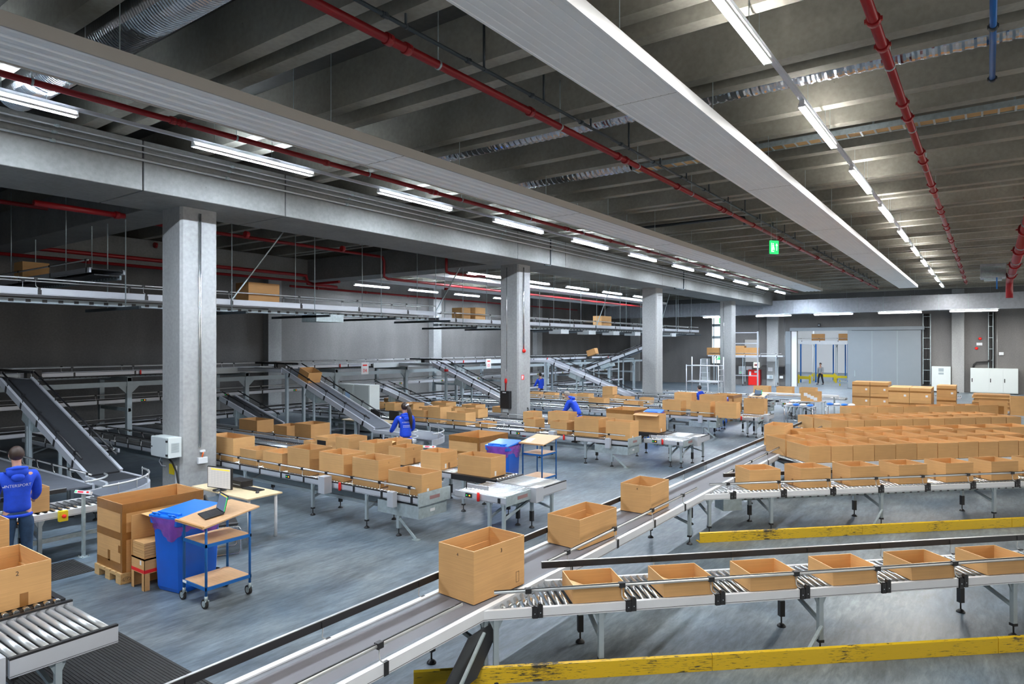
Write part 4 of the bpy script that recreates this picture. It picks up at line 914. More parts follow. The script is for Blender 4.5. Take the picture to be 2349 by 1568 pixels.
for k in range(12):
    y = 1.6 + 3.95 * k
    t = thing('steel_portal', 'grey steel portal carrying the sorter gallery, %s from the camera' % ORD[k], 'steel frame', (G, y, 0), 0, 'steel portals of the gallery')
    MB().box(0.28, 0.42, -0.07, 0.07, 0, 2.24).box(0.2, 0.5, -0.12, 0.12, 0, 0.02).build('post', 'steel_grey', t)
    MB().box(-1.6, -1.46, -0.07, 0.07, 0, 2.24).box(-1.68, -1.38, -0.12, 0.12, 0, 0.02).build('post', 'steel_grey', t)
    MB().box(-1.6, 0.42, -0.06, 0.06, 2.13, 2.26).prism([(0.42, -0.05, 2.13), (0.42, -0.05, 2.0), (0.42, -0.05, 2.0)], (0.001, 0, 0)).build('cross_beam', 'steel_grey', t)
    MB().box(0.3, 0.4, 0.07, 3.88, 1.98, 2.12).prism([(0.33, 0.07, 1.98), (0.33, 0.3, 1.98), (0.33, 0.07, 1.75)], (0.04, 0, 0)).prism([(0.33, 3.88, 1.98), (0.33, 3.65, 1.98), (0.33, 3.88, 1.75)], (0.04, 0, 0)).build('long_beam', 'steel_grey', t)
    MB().box(-1.6, 0.42, -0.04, 0.04, 1.2, 1.3).build('cross_beam', 'steel_grey', t)
for k, y in enumerate((5.36, 13.28, 21.18, 28.98)):
    conveyor('belt_conveyor', 'short level belt from the gallery to the top of the %s incline' % ORD[k], (-21.6, y), 0, [3.25, 2.55, 2.05, 2.95][k], 0.72, 2.42, 'belt', 'alu_frame', rails=[(1, 'black', 0, [3.2, 2.5, 2.0, 2.9][k], 0.17)], belt='belt_black' if k == 0 else 'belt_slate', under=False, step=0.9, group='level belts off the gallery', clamps=False)
    if True:
        t = thing('steel_portal', 'pair of grey posts under the top of the %s incline' % ORD[k], 'steel frame', (-18.8, y, 0), 0, 'posts under the incline tops')
        for yy in (0.0, 0.66): MB().box(-0.05, 0.05, yy, yy + 0.08, 0, 2.31).build('post', 'steel_grey', t)
for k, y in enumerate((6.7, 20.4, 27.6, 32.5)):
    t = conveyor('roller_conveyor', '%s dim floor lane from the camera between the gallery and the inclines' % ORD[k], (-21.2, y), 0, 4.0 + (k % 2), 0.75, 0.72, 'roller', 'alu_frame', rails=[(0, 'black', 0.2, 3.8, 0.16), (1, 'alu', 0.2, 3.8, 0.16)], legs=[0.6, 3.2], single=True, step=1.0, group='dim floor lanes', clamps=False)

# overhead conveyor hung from the ceiling of the left bay
def overhead(label, x, y0, y1, z, grp):
    L = y1 - y0
    t = conveyor('overhead_conveyor', label, (x, y0), R(90), L, 0.75, z, 'belt', 'alu_frame', rails=[(0, 'alu', 0.1, L - 0.1, 0.2), (1, 'alu', 0.1, L - 0.1, 0.2)], belt='belt_black', step=2.15, clamps=False, group=grp, under=False, fh=0.14)
    me = MB().box(0.035, 0.1, -0.016, 0.01, -0.13, -0.03).mesh('frame_clamp', 'black_plastic'); xx = 0.85
    while xx < L: inst('frame_clamp', me, t, (xx, 0, z)); xx += 2.15
    b = MB().box(0.2, L - 0.2, 0.25, 0.5, z - 0.3, z - 0.2); xx = 0.3
    while xx < L - 0.3: b.box(xx, xx + 0.09, 0.243, 0.25, z - 0.28, z - 0.22, 1); xx += 0.3
    b.build('cable_channel', ['steel_grey', 'black_plastic'], t)
    xx = 1.2; i = 0
    while xx < L:
        b = MB().box(xx, xx + 0.05, -0.75, 2.0, z - 0.38, z - 0.31)
        b.build('cross_bar', 'dark_pipe', t)
        b = MB().cyl((xx + 0.02, -0.08, z - 0.31), (xx + 0.02, -0.08, 7.3), 0.012, 6).cyl((xx + 0.02, 0.83, z - 0.31), (xx + 0.02, 0.83, 7.3), 0.012, 6)
        if i % 3 == 1: b.bar((xx + 0.02, -0.08, z), (xx + 2.2, -0.08, 7.2), 0.03, 0.03)
        b.build('hanger_rod', 'galvanised', t); xx += 2.6; i += 1
    return t
t = overhead('overhead conveyor hung from the ceiling, nearer half passing behind the first column', -16.0, -2, 17.6, 4.42, 'overhead conveyors')
small_box(t, 'drive_box', 14.2, 15.2, -0.18, 0.5, 3.92, 4.15, 'galvanised')
t = overhead('overhead conveyor hung from the ceiling, farther half beyond the cable box', -16.0, 17.7, 44, 4.22, 'overhead conveyors')
for k in range(6): small_box(t, 'drive_box', 8.0 + 2.6 * k, 8.7 + 2.6 * k, -0.2, 0.45, 3.75, 3.95, 'cabinet_grey')
carton('brown carton riding on the nearer half of the overhead conveyor', (-16.08, 10.2), 0, 0.6, 0.95, 0.5, 4.43, None, 'cardboard_dark')
carton('bright carton pair member, right one on the farther overhead conveyor', (-16.12, 19.9), 0, 0.5, 0.62, 0.46, 4.23, 'cartons on the farther overhead conveyor')
carton('bright carton pair member, left one on the farther overhead conveyor', (-16.12, 19.1), 0, 0.5, 0.5, 0.42, 4.23, 'cartons on the farther overhead conveyor')
carton('bright carton on the overhead conveyor left of the third column', (-16.12, 30.2), 0, 0.5, 1.1, 0.5, 4.23, 'cartons on the farther overhead conveyor')
carton('dim carton on the overhead line at the far left edge', (-20.2, 6.4), 0, 0.6, 0.6, 0.45, 4.95)
conveyor('overhead_conveyor', 'dim overhead belt rising behind the nearer overhead conveyor', (-27, 6.3), 0, 11, 0.75, 4.94, 'belt', 'alu_frame', rails=[(0, 'alu', 0.1, 10.9, 0.18)], belt='belt_black', clamps=False, step=2.0)
b = MB()
for x in (2, 6, 9.5): b.cyl((x, 0.1, 4.84), (x, 0.1, 7.3), 0.012, 6).cyl((x, 0.65, 4.84), (x, 0.65, 7.3), 0.012, 6)
b.build('hanger_rod', 'galvanised', [o for o in COL.objects if o.get('label', '').startswith('dim overhead belt')][0])

# red pipes in the left bay
def rp(label, pts, r=0.045): return pipe('sprinkler_pipe', label, 'pipe', pts, r, 'red_paint', steps(1.5, 8, 3.0), 'red_paint', None, 3, 'red pipes of the left bay')
rp('red pipe running behind the first column and down round the cross beam', [(-19.6, -2, 6.75), (-19.6, 17.9, 6.75), (-19.6, 18.3, 6.75), (-19.6, 18.4, 6.6), (-19.6, 18.4, 5.98), (-19.6, 18.6, 5.9), (-19.6, 19.9, 5.9), (-19.6, 44, 5.9)], 0.055)
rp('upper of two red pipes along the dim side beam', [(-24.45, 4.3, 6.85), (-24.45, 6.3, 6.85), (-24.45, 6.4, 6.5), (-24.45, 6.6, 6.3), (-24.45, 17.9, 6.3), (-24.45, 18.3, 6.3), (-24.45, 18.4, 5.95), (-24.45, 20, 5.9)], 0.075)
rp('lower of two red pipes along the dim side beam', [(-24.2, 2, 6.0), (-24.2, 18.2, 6.0), (-23.9, 18.3, 5.9), (-22.2, 18.3, 5.9)], 0.055)
rp('red pipe on the lit left wall side under the wall lamps', [(-25.6, 18.3, 5.9), (-25.6, 44, 5.9)], 0.05)
rp('red drop pipe round the cross beam right of the exit rods', [(-16.2, 18.3, 6.8), (-16.2, 18.3, 5.95), (-16.2, 18.5, 5.9), (-16.2, 19.9, 5.9), (-16.2, 20.6, 5.95)], 0.055)
rp('short thick red pipe piece under the beam at the first column', [(-14.9, 4.9, 5.98), (-14.9, 6.55, 5.98)], 0.06)
for x in (-18.6 - 1.1, -23.0):
    panel(x - 0.5, x + 0.5, 20.2, 46, 6.2, 'white ceiling heating panel of the left bay %s' % ('near the second column' if x > -20 else 'towards the left wall'), False)
# ------------------------------------------------------------------ people
def skin_obj(name, chains, m, parent, sub=2, root=0):
    """chains: lists of (x,y,z,rx,ry); a chain may start with an int = index of an existing vertex"""
    vs = []; es = []; rad = []
    for ch in chains:
        prev = None
        for p in ch:
            if isinstance(p, int): prev = p; continue
            vs.append(p[:3]); rad.append((p[3], p[4] if len(p) > 4 else p[3])); i = len(vs) - 1
            if prev is not None: es.append((prev, i))
            prev = i
    me = bpy.data.meshes.new(name); me.from_pydata(vs, es, []); me.update(); me.materials.append(M[m])
    o = bpy.data.objects.new(name, me); COL.objects.link(o)
    if parent is not None: o.parent = parent
    md = o.modifiers.new('skin', 'SKIN'); md.use_smooth_shade = True; md.branch_smoothing = 0.4
    if not me.skin_vertices: me.attributes.new('skin', 'FLOAT', 'POINT')
    sv = me.skin_vertices[0].data
    for i, r in enumerate(rad): sv[i].radius = r; sv[i].use_root = (i == root)
    s = o.modifiers.new('smooth', 'SUBSURF'); s.levels = sub; s.render_levels = sub
    return o
def lerp(a, b, t): return tuple(a[i] + (b[i] - a[i]) * t for i in range(3))
def person(label, loc, rz, h=1.78, lean=0.0, hands=((-0.2, 0.42, 0.98), (0.2, 0.42, 0.98)), top='hoodie_blue', legs='denim', hair='hair_brown', style='short', print_lines=(), turn=0.0, stride=0.0, hood=True):
    t = thing('person', label, 'person', loc, rz); k = h / 1.78
    def P(x, y, z):   # bend the upper body forward about the hips
        if z > 0.95:
            a = lean * min(1, (z - 0.95) / 0.3); dy = y; dz = z - 0.95
            return (x * k, (dy * math.cos(a) + dz * math.sin(a)) * k, (0.95 + dz * math.cos(a) - dy * math.sin(a)) * k)
        return (x * k, y * k, z * k)
    def J(p, r, r2=None): return (*p, r * k, (r2 or r) * k)
    pel, spn, chs, nkb, nk = P(0, 0, 0.96), P(0, 0.0, 1.12), P(0, -0.01, 1.33), P(0, -0.015, 1.465), P(0, 0.01, 1.53)
    hd0, hd1, hd2 = P(0.0, 0.035, 1.60), P(0.0, 0.02, 1.68), P(0, 0.012, 1.745)
    body = [[J(pel, .135, .1), J(spn, .125, .09), J(chs, .145, .1), J(nkb, .075, .065), J(nk, .052), J(hd0, .062, .075), J(hd1, .077, .094), J(hd2, .052, .066)]]
    n = 8
    sleeves = []; palms = []
    for i, s in enumerate((-1, 1)):
        sh = P(s * 0.185, -0.01, 1.41); w = tuple(c * k for c in hands[i]); mid = lerp(sh, w, 0.5)
        d = math.dist(sh, w); dr = math.sqrt(max(0.0, 0.29 ** 2 * k * k - (d / 2) ** 2))
        el = (mid[0] + s * 0.45 * dr, mid[1] - 0.25 * dr, mid[2] - 0.85 * dr)
        dirv = (Vector(w) - Vector(el)).normalized(); side = Vector((1, 0, 0)) - dirv * dirv.x
        side = side.normalized() if side.length > .1 else Vector((0, 1, 0))
        nrm = dirv.cross(side).normalized()
        palm = tuple(Vector(w) + dirv * 0.055 * k); 
        body.append([2, J(sh, .058), J(lerp(sh, el, .5), .05), J(el, .043), J(lerp(el, w, .45), .04), J(w, .028, .024), J(palm, .036, .018)])
        base = sum(len([q for q in c if not isinstance(q, int)]) for c in body) - 1
        for f in range(4):
            off = side * (0.027 - 0.018 * f) * k; ln = (0.066, 0.078, 0.072, 0.055)[f] * k
            a = Vector(palm) + dirv * 0.03 * k + off; bq = a + dirv * ln * 0.55 - nrm * 0.012 * k; c = bq + dirv * ln * 0.4 - nrm * 0.028 * k
            body.append([J(tuple(Vector(palm) + off * 0.7), .0095), J(tuple(a), .0092), J(tuple(bq), .0085), J(tuple(c), .007)])
        th = Vector(palm) + side * (-s) * 0.03 * k
        body.append([J(palm, .012), J(tuple(th + dirv * 0.012 * k), .0105), J(tuple(th - side * s * 0.012 * k + dirv * 0.045 * k), .0085)])
        sleeves.append((sh, el, w))
    leg_pts = []
    for s in (-1, 1):
        st = stride * s
        hp, kn, an = P(s * .095, 0, .9), P(s * .105, .03 + st * .14, .5), P(s * .105, -.02 + st * .25, .09)
        toe = P(s * .12, .14 + st * .25, .035)
        body.append([0, J(hp, .09), J(lerp(hp, kn, .5), .078), J(kn, .056), J(lerp(kn, an, .4), .052), J(an, .036), J(toe, .036, .026)])
        leg_pts.append((hp, kn, an, toe))
    o = skin_obj('body', body, 'skin', t)
    hc = Vector(hd1)
    # face and ears
    b = MB().ball(tuple(hc + Vector((0, 0.098, -0.012)) * k), (0.013 * k, 0.02 * k, 0.022 * k), 8)
    for s in (-1, 1): b.ball(tuple(hc + Vector((s * 0.078, 0.0, -0.01)) * k), (0.011 * k, 0.02 * k, 0.031 * k), 8)
    b.build('ears_and_nose', 'skin', t)
    b = MB()
    for s in (-1, 1): b.ball(tuple(hc + Vector((s * 0.032, 0.086, 0.012)) * k), 0.0095 * k, 8)
    b.box(hc.x - 0.022 * k, hc.x + 0.022 * k, hc.y + 0.088 * k, hc.y + 0.093 * k, hc.z - 0.052 * k, hc.z - 0.046 * k)
    b.build('eyes_and_mouth', 'hair_black', t)
    # clothes as their own skins over the body
    jc = [[J(P(0, 0, .90), .165, .13), J(P(0, 0, .98), .168, .132), J(spn, .158, .122), J(chs, .17, .128), J(P(0, -.015, 1.43), .115, .09), J(P(0, -.005, 1.485), .078, .072)]]
    for sh, el, w in sleeves:
        jc.append([3, J(sh, .08), J(lerp(sh, el, .5), .071), J(el, .062), J(lerp(el, w, .5), .056), J(lerp(el, w, .88), .045)])
    jo = skin_obj('hoodie' if hood else 'shirt', jc, top, t)
    if hood:
        b = MB(); c = Vector(P(0, -0.085, 1.44)); b.X = Matrix.Translation(c) @ Matrix.Rotation(lean - 0.35, 4, 'X')
        b.ball((0, 0, 0), (0.125 * k, 0.065 * k, 0.085 * k), 16); b.ball((0, -0.03 * k, -0.07 * k), (0.075 * k, 0.04 * k, 0.06 * k), 14)
        b.tube([(0.1 * k * math.sin(a), -0.02 * k + 0.09 * k * math.cos(a) + 0.06 * k, 0.045 * k) for a in [2 * math.pi * i / 14 for i in range(14)]], 0.026 * k, 8, closed=True)
        b.build('hood', top, t)
        b = MB(); b.X = Matrix.Scale(1, 4); b.tube([(0.15 * k * math.cos(a), 0.118 * k * math.sin(a), 0.875 * k) for a in [2 * math.pi * i / 20 for i in range(20)]], 0.022 * k, 8, closed=True)
        b.build('waistband', top, t)
    tc = [[J(P(0, 0, 1.0), .145, .115), J(P(0, 0, .92), .152, .122)]]
    for hp, kn, an, toe in leg_pts: tc.append([1, J(hp, .105), J(lerp(hp, kn, .5), .094), J(kn, .073), J(lerp(kn, an, .5), .068), J(lerp(kn, an, .97), .06)])
    skin_obj('trousers', tc, legs, t, 2, 1)
    for hp, kn, an, toe in leg_pts:
        skin_obj('shoe', [[J((an[0], an[1] - .03 * k, .055 * k), .05, .045), J(lerp(an, toe, .5), .05, .042), J((toe[0], toe[1] + .03 * k, .04 * k), .042, .034)]], 'shoe_dark', t, 1)
    # hair
    b = MB(); b.X = Matrix.Translation(hc) @ Matrix.Rotation(0.6, 4, 'X') @ Matrix.Scale(k, 4)
    b.ball((0, -0.004, 0.012), (0.087, 0.104, 0.1), 18, 0, -0.4 if style in ('short', 'grey') else -0.5)
    b.build('hair', hair, t)
    if style == 'ponytail':
        b = MB(); q = hc + Vector((0.03, -0.1, 0.03)) * k
        b.ball(tuple(q), 0.045 * k, 10)
        b.tube([q, q + Vector((0.03, -0.06, -0.06)) * k, q + Vector((0.06, -0.085, -0.2)) * k, q + Vector((0.085, -0.08, -0.4)) * k, q + Vector((0.1, -0.06, -0.58)) * k], [.035 * k, .05 * k, .055 * k, .045 * k, .012 * k], 10)
        b.build('ponytail', hair, t); MB().tube([tuple(q + Vector((0.0, -0.015, 0.03)) * k), tuple(q + Vector((0.012, -0.03, 0.0)) * k)], 0.046 * k, 10).build('hair_band', 'paper', t)
    for (txt, size, z, mk) in print_lines:
        if txt == 'bars':   # two lines of small illegible print
            q = MB()
            for r_ in range(2):
                xx = -0.085
                while xx < 0.085: wd = rnd.uniform(0.012, 0.03); q.box(xx, min(xx + wd, 0.09), -0.035 * r_, -0.035 * r_ + 0.012, 0, 0.0005); xx += wd + 0.008
            me = q.mesh('back_print', 'print_white')
        else: me = text_mesh(txt, size, 0.0005)
        me.materials.clear(); me.materials.append(M['print_white'])
        bm = __import__('bmesh').new(); bm.from_mesh(me)
        __import__('bmesh').ops.subdivide_edges(bm, edges=[e for e in bm.edges if e.calc_length() > size * 0.25], cuts=2)
        bm.to_mesh(me); bm.free()
        c = P(0.0, -0.2, z); o = inst('back_print', me, t, c, (R(90) , 0, 0))
        sw = o.modifiers.new('wrap', 'SHRINKWRAP'); sw.target = jo; sw.wrap_method = 'PROJECT'; sw.use_project_z = True; sw.use_project_x = False; sw.use_project_y = False
        sw.use_negative_direction = True; sw.use_positive_direction = True; sw.offset = 0.004; sw.wrap_mode = 'ABOVE_SURFACE'
        if mk:   # the small wing-like mark before the word
            b = MB().prism([(-0.165, -0.012, 0), (-0.152, -0.012, 0), (-0.145, 0.0, 0), (-0.13, 0.012, 0), (-0.15, 0.004, 0), (-0.157, -0.004, 0), (-0.168, 0.006, 0)], (0, 0, 0.001))
            o2 = b.build('print_mark', 'print_white', t, 0, c, (R(90), 0, 0))
            s2 = o2.modifiers.new('wrap', 'SHRINKWRAP'); s2.target = jo; s2.wrap_method = 'PROJECT'; s2.use_project_z = True; s2.use_negative_direction = True; s2.use_positive_direction = True; s2.offset = 0.004; s2.wrap_mode = 'ABOVE_SURFACE'
    return t
person('man in blue hoodie and jeans seen from behind at the left edge', (-10.86, 3.38, 0), R(78), 1.84, 0.12, ((-0.19, 0.4, 0.98), (0.22, 0.4, 0.98)), print_lines=(('INTERSPORT', 0.052, 1.25, True),))
person('woman in blue hoodie with long ponytail reaching into a carton', (-11.95, 11.95, 0), R(62), 1.78, 0.1, ((-0.28, 0.36, 1.02), (0.2, 0.36, 1.0)), hair='hair_brown', style='ponytail', legs='dark_cloth',
       print_lines=(('INTERSPORT', 0.04, 1.27, False), ('bars', 0.03, 1.19, False)))
person('grey-haired man in blue hoodie bending forward between cartons', (-11.0, 18.95, 0), R(95), 1.82, 0.55, ((-0.16, 0.55, 0.92), (0.18, 0.62, 0.9)), hair='hair_grey', style='grey', legs='dark_cloth', print_lines=(('INTERSPORT', 0.04, 1.3, False),))
person('person in blue shirt standing far back by a long carton', (-19.3, 29.35, 0), R(70), 1.75, 0.05, ((-0.2, 0.36, 1.05), (0.2, 0.3, 1.0)), hair='hair_black', legs='dark_cloth', hood=False)
person('dark-haired person in blue hoodie behind the third station', (-9.35, 25.9, 0), R(60), 1.62, 0.1, ((-0.2, 0.4, 1.0), (0.2, 0.4, 1.0)), hair='hair_black', style='long', legs='dark_cloth', print_lines=(('INTERSPORT', 0.04, 1.3, False),))
person('person in grey shirt walking in the hall beyond the sliding door', (-11.0, 58.0, 0), R(150), 1.78, 0.0, ((-0.26, 0.2, 0.95), (0.3, -0.06, 0.92)), top='grey_shirt', legs='dark_cloth', hair='hair_black', hood=False, stride=0.7)

# ------------------------------------------------------------------ things around the packing stations
def big_carton(label, x0, x1, y0, y1, h, where, grp='large pallet cartons'):
    l, r = x1 - x0, y1 - y0
    o = bpy.data.objects.new('pallet_carton', carton_mesh(l, r, h)); COL.objects.link(o); o.location = ((x0 + x1) / 2, (y0 + y1) / 2, 0.146); tag(o, label, 'box', grp)
    e = 0.0015; X, Y = l / 2, r / 2
    b = MB().box(-X - e, X + e, -Y - e, -Y, h - 0.13, h + e).box(X, X + e, -Y - e, Y + e, h - 0.13, h + e).box(-X - e, X + e, Y, Y + e, h - 0.13, h + e).box(-X - e, -X, -Y, Y, h - 0.13, h + e); b.build('rim_tape', 'packing_tape', o)
    MB().box(-X - e, X + e, -Y - e, -Y, h * .47, h * .58).box(X, X + e, -Y - e, Y + e, h * .47, h * .58).build('tape_band', 'packing_tape', o)
    MB().box(X - 0.05, X + 2 * e, -Y - 2 * e, -Y + 0.05, 0, h - 0.1).build('corner_tape', 'packing_tape', o)
    MB().box(-X - e, X + e, -Y - e, -Y, 0.0, 0.12).box(-0.05, 0.02, -Y - e, -Y, 0.1, 0.25).box(X * .7, X + e, -Y - 1.5 * e, -Y, 0.26, 0.36).build('tape_patch', 'packing_tape', o)
    return o
def pallet(label, x0, y0):
    t = thing('pallet', label, 'pallet', (x0, y0, 0), 0, 'wooden pallets')
    for xx in (0.0, 0.33, 0.655):
        MB().box(xx, xx + 0.145, 0, 1.2, 0, 0.022).build('skid', 'pine', t)
        for yy in (0.0, 0.53, 1.055): MB().box(xx, xx + 0.145, yy, yy + 0.145, 0.022, 0.1).build('block', 'pine', t)
    for i in range(3): MB().box(0, 0.8, 0.53 * i, 0.53 * i + 0.14, 0.1, 0.122).build('stringer', 'pine', t)
    for i in range(5): MB().box(0.165 * i, 0.165 * i + 0.14, 0, 1.2, 0.122, 0.144).build('deck_board', 'pine', t)
    b = MB().tube([(0.8012, 0.072 + 0.055 * math.cos(a), 0.06 + 0.026 * math.sin(a)) for a in [2 * math.pi * i / 20 for i in range(20)]], 0.002, 5, closed=True)
    for i, (a, c) in enumerate(((0.035, 0.05), (0.055, 0.072), (0.077, 0.082), (0.087, 0.105))): b.box(0.8, 0.802, a, a + 0.004, 0.048, 0.072).box(0.8, 0.802, a, c, 0.068 if i % 2 else 0.048, 0.072 if i % 2 else 0.052)
    b.build('branded_mark', 'ink', t); return t
def bin_(label, x, y, rz=0.0):
    t = thing('wheelie_bin', label, 'bin', (x, y, 0), rz, 'blue wheelie bins')
    b = MB(); w0, d0, w1, d1 = 0.25, 0.29, 0.285, 0.34
    def ring(w, d, z, c=0.05): return [(-w + c, -d, z), (w - c, -d, z), (w, -d + c, z), (w, d - c, z), (w - c, d, z), (-w + c, d, z), (-w, d - c, z), (-w, -d + c, z)]
    lev = [(0.235, .27, .0), (w0, d0, .06), (w1 - .012, d1 - .015, .88), (w1 + 0.02, d1 + 0.02, .9), (w1 + .02, d1 + .02, .97)]
    vs = []; fs = []
    for w, d, z in lev: vs += ring(w, d, z)
    for i in range(len(lev) - 1):
        for k in range(8): fs.append((i * 8 + k, i * 8 + (k + 1) % 8, i * 8 + 8 + (k + 1) % 8, i * 8 + 8 + k))
    fs.append(tuple(range(8))[::-1]); b._add(vs, fs); b.build('tub', 'blue_plastic', t, 0.012)
    b = MB(); b.prism([(-w1, -d1 - .02, .975), (w1, -d1 - .02, .975), (w1 + .02, 0, 1.0), (w1, d1, 1.03), (-w1, d1, 1.03), (-w1 - .02, 0, 1.0)], (0, 0, 0.035))
    b.box(-0.2, 0.2, -d1 + 0.05, -d1 + 0.11, 1.01, 1.045).tube([(-.2, -d1 + .02, 1.01), (-.2, -d1 - .02, 1.04), (-.1, -d1 - .02, 1.04), (-.1, -d1 + .02, 1.01)], .014, 6).tube([(.1, -d1 + .02, 1.01), (.1, -d1 - .02, 1.04), (.2, -d1 - .02, 1.04), (.2, -d1 + .02, 1.01)], .014, 6)
    b.build('lid', 'blue_lid', t, 0.015)
    # violet liner folded over the rim, crumpled hem
    vs = []; fs = []; n = 56; rr = random.Random(int(abs(x) * 10))
    hem = [rr.uniform(0.0, 0.1) for _ in range(n)]
    for lev_i in range(5):
        f = lev_i / 4
        for k in range(n):
            a = 2 * math.pi * k / n; ca, sa = math.cos(a), math.sin(a); q = 4.5
            ex = (abs(ca) ** q + abs(sa) ** q) ** (-1 / q)
            off = 0.05 + 0.012 * math.sin(k * 1.9 + lev_i) * f + 0.006 * math.sin(k * 3.7 + 2 * lev_i) - 0.045 * f
            vs.append((ca * ex * (w1 + off), sa * ex * (d1 + off), 0.995 - f * (0.22 + 0.25 * hem[k] + 0.07 * math.sin(k * 0.45))))
    for i in range(4):
        for k in range(n): fs.append((i * n + k, i * n + (k + 1) % n, (i + 1) * n + (k + 1) % n, (i + 1) * n + k))
    b = MB(); b._add(vs, fs, 0, True); b.build('bag_liner', 'violet_film', t)
    for s in (-1, 1): MB().cyl((s * .21, d1 - 0.09, .1), (s * .25, d1 - 0.09, .1), 0.1, 16).build('wheel', 'black_rubber', t)
    return t
def cart(label, x, y, caster=True, laptop=None, paper=None, rz=0.0):
    t = thing('picking_cart', label, 'cart', (x, y, 0), rz, 'blue picking carts'); w, d = 0.55, 0.62
    for yy, z in ((0.015, 1.0), (d - 0.015, 1.1)):
        for s in (0.015, w - 0.015):
            xx = s; MB().tube([(xx, yy, 0.14), (xx, yy, z - 0.03), (xx + (0.03 if s < .2 else -0.03), yy, z)], 0.0165, 10).build('upright', 'blue_paint', t)
    for s in (0.015, w - 0.015): MB().bar((s, 0.01, 1.0), (s, d - 0.01, 1.1), 0.022, 0.022).build('top_rail', 'blue_paint', t)
    for z in (0.26, 0.79):
        o = MB().box(0, w, 0, 0.02, z - 0.035, z + 0.005).box(0, w, d - 0.02, d, z - 0.035, z + 0.005).box(0, 0.02, 0, d, z - 0.035, z + 0.005).box(w - 0.02, w, 0, d, z - 0.035, z + 0.005).build('shelf', 'blue_paint', t)
        MB().box(0.012, w - 0.012, 0.012, d - 0.012, z - 0.01, z + 0.008).build('shelf_board', 'beech', o)
    tb = MB(); tb.box(-0.05, w + 0.06, -0.07, d + 0.09, 0, 0.02); a = math.atan2(0.1, d)
    o = tb.build('writing_board', 'beech', t, 0.004, (0, 0, 1.015), (a, 0, 0)); MB().box(-0.05, w + 0.06, -0.07, -0.045, 0.02, 0.032).build('stop_strip', 'beech_edge', o)
    for xx, yy in ((0.015, 0.015), (w - 0.015, 0.015), (0.015, d - 0.015), (w - 0.015, d - 0.015)):
        o = MB().cyl((xx, yy, 0.1), (xx, yy, 0.16), 0.02, 10).prism([(xx - 0.045, yy - 0.022, 0.05), (xx + 0.02, yy - 0.022, 0.115), (xx + 0.03, yy - 0.022, 0.1), (xx - 0.025, yy - 0.022, 0.045)], (0, 0.005, 0)).prism([(xx - 0.045, yy + 0.018, 0.05), (xx + 0.02, yy + 0.018, 0.115), (xx + 0.03, yy + 0.018, 0.1), (xx - 0.025, yy + 0.018, 0.045)], (0, 0.005, 0)).build('caster', 'galvanised', t)
        MB().cyl((xx - 0.03, yy - 0.016, 0.06), (xx - 0.03, yy + 0.016, 0.06), 0.06, 18).build('wheel', 'black_rubber', o); MB().cyl((xx - 0.03, yy - 0.018, 0.06), (xx - 0.03, yy + 0.018, 0.06), 0.038, 14).build('wheel_hub', 'galvanised', o)
    MB().box(-0.002, 0.0, 0.02, 0.1, 0.232, 0.262).box(0.01, 0.1, -0.002, 0, 0.232, 0.262).build('shelf_tag', 'paper', t)
    up = Euler((a, 0, 0)).to_matrix()
    def on(px, py, pz=0.02): q = up @ Vector((px, py, pz)); return Euler((0, 0, rz)).to_matrix() @ (Vector((0, 0, 1.015)) + q) + Vector((x, y, 0))
    if laptop:
        L = thing('laptop', laptop, 'laptop', on(0.27, 0.36, 0.0205), rz + R(-14)); L.rotation_euler = (a, 0, rz + R(-14))
        MB().box(-0.17, 0.17, -0.23, 0.0, 0, 0.016).build('base', 'black_plastic', L, 0.003)
        b = MB()
        for j in range(5):
            for i in range(12): b.box(-0.15 + 0.025 * i, -0.129 + 0.025 * i, -0.14 + 0.025 * j, -0.119 + 0.025 * j, 0.016, 0.018)
        b.build('keyboard', 'ink', L)
        s = MB().box(-0.17, 0.17, 0, 0.008, 0.0, 0.22).build('screen', 'black_plastic', L, 0.002, (0, 0, 0.012), (R(-22), 0, 0))
        MB().box(-0.158, 0.158, -0.001, 0, 0.014, 0.208).build('display', 'screen_blue', s); MB().box(-0.12, 0.145, -0.002, -0.001, 0.19, 0.202).build('display_bar', 'screen_yellow', s)
        MB().box(0.158, 0.164, -0.002, 0, 0.02, 0.2).build('edge_light', 'led_green', s)
    if paper:
        o = MB().box(-0.1, 0.1, -0.14, 0.14, 0, 0.002).build('paper_sheet', 'paper', None, 0, on(0.12, 0.2, 0.0205), (a, 0, rz + R(20))); tag(o, paper, 'paper')
    return t
# the nearest station
big_carton('tall taped carton on the pallet in front of the first column', -10.3, -9.53, 4.16, 5.3, 0.93, '')
pallet('wooden pallet under the tall taped carton before the first column', -10.31, 4.13)
bin_('blue wheelie bin with violet liner behind the nearest blue cart', -8.78, 4.66, R(10))
cart('blue cart with slanted board and black laptop, nearest to the camera', -8.32, 4.35, laptop='open black laptop on the slanted board of the nearest blue cart')
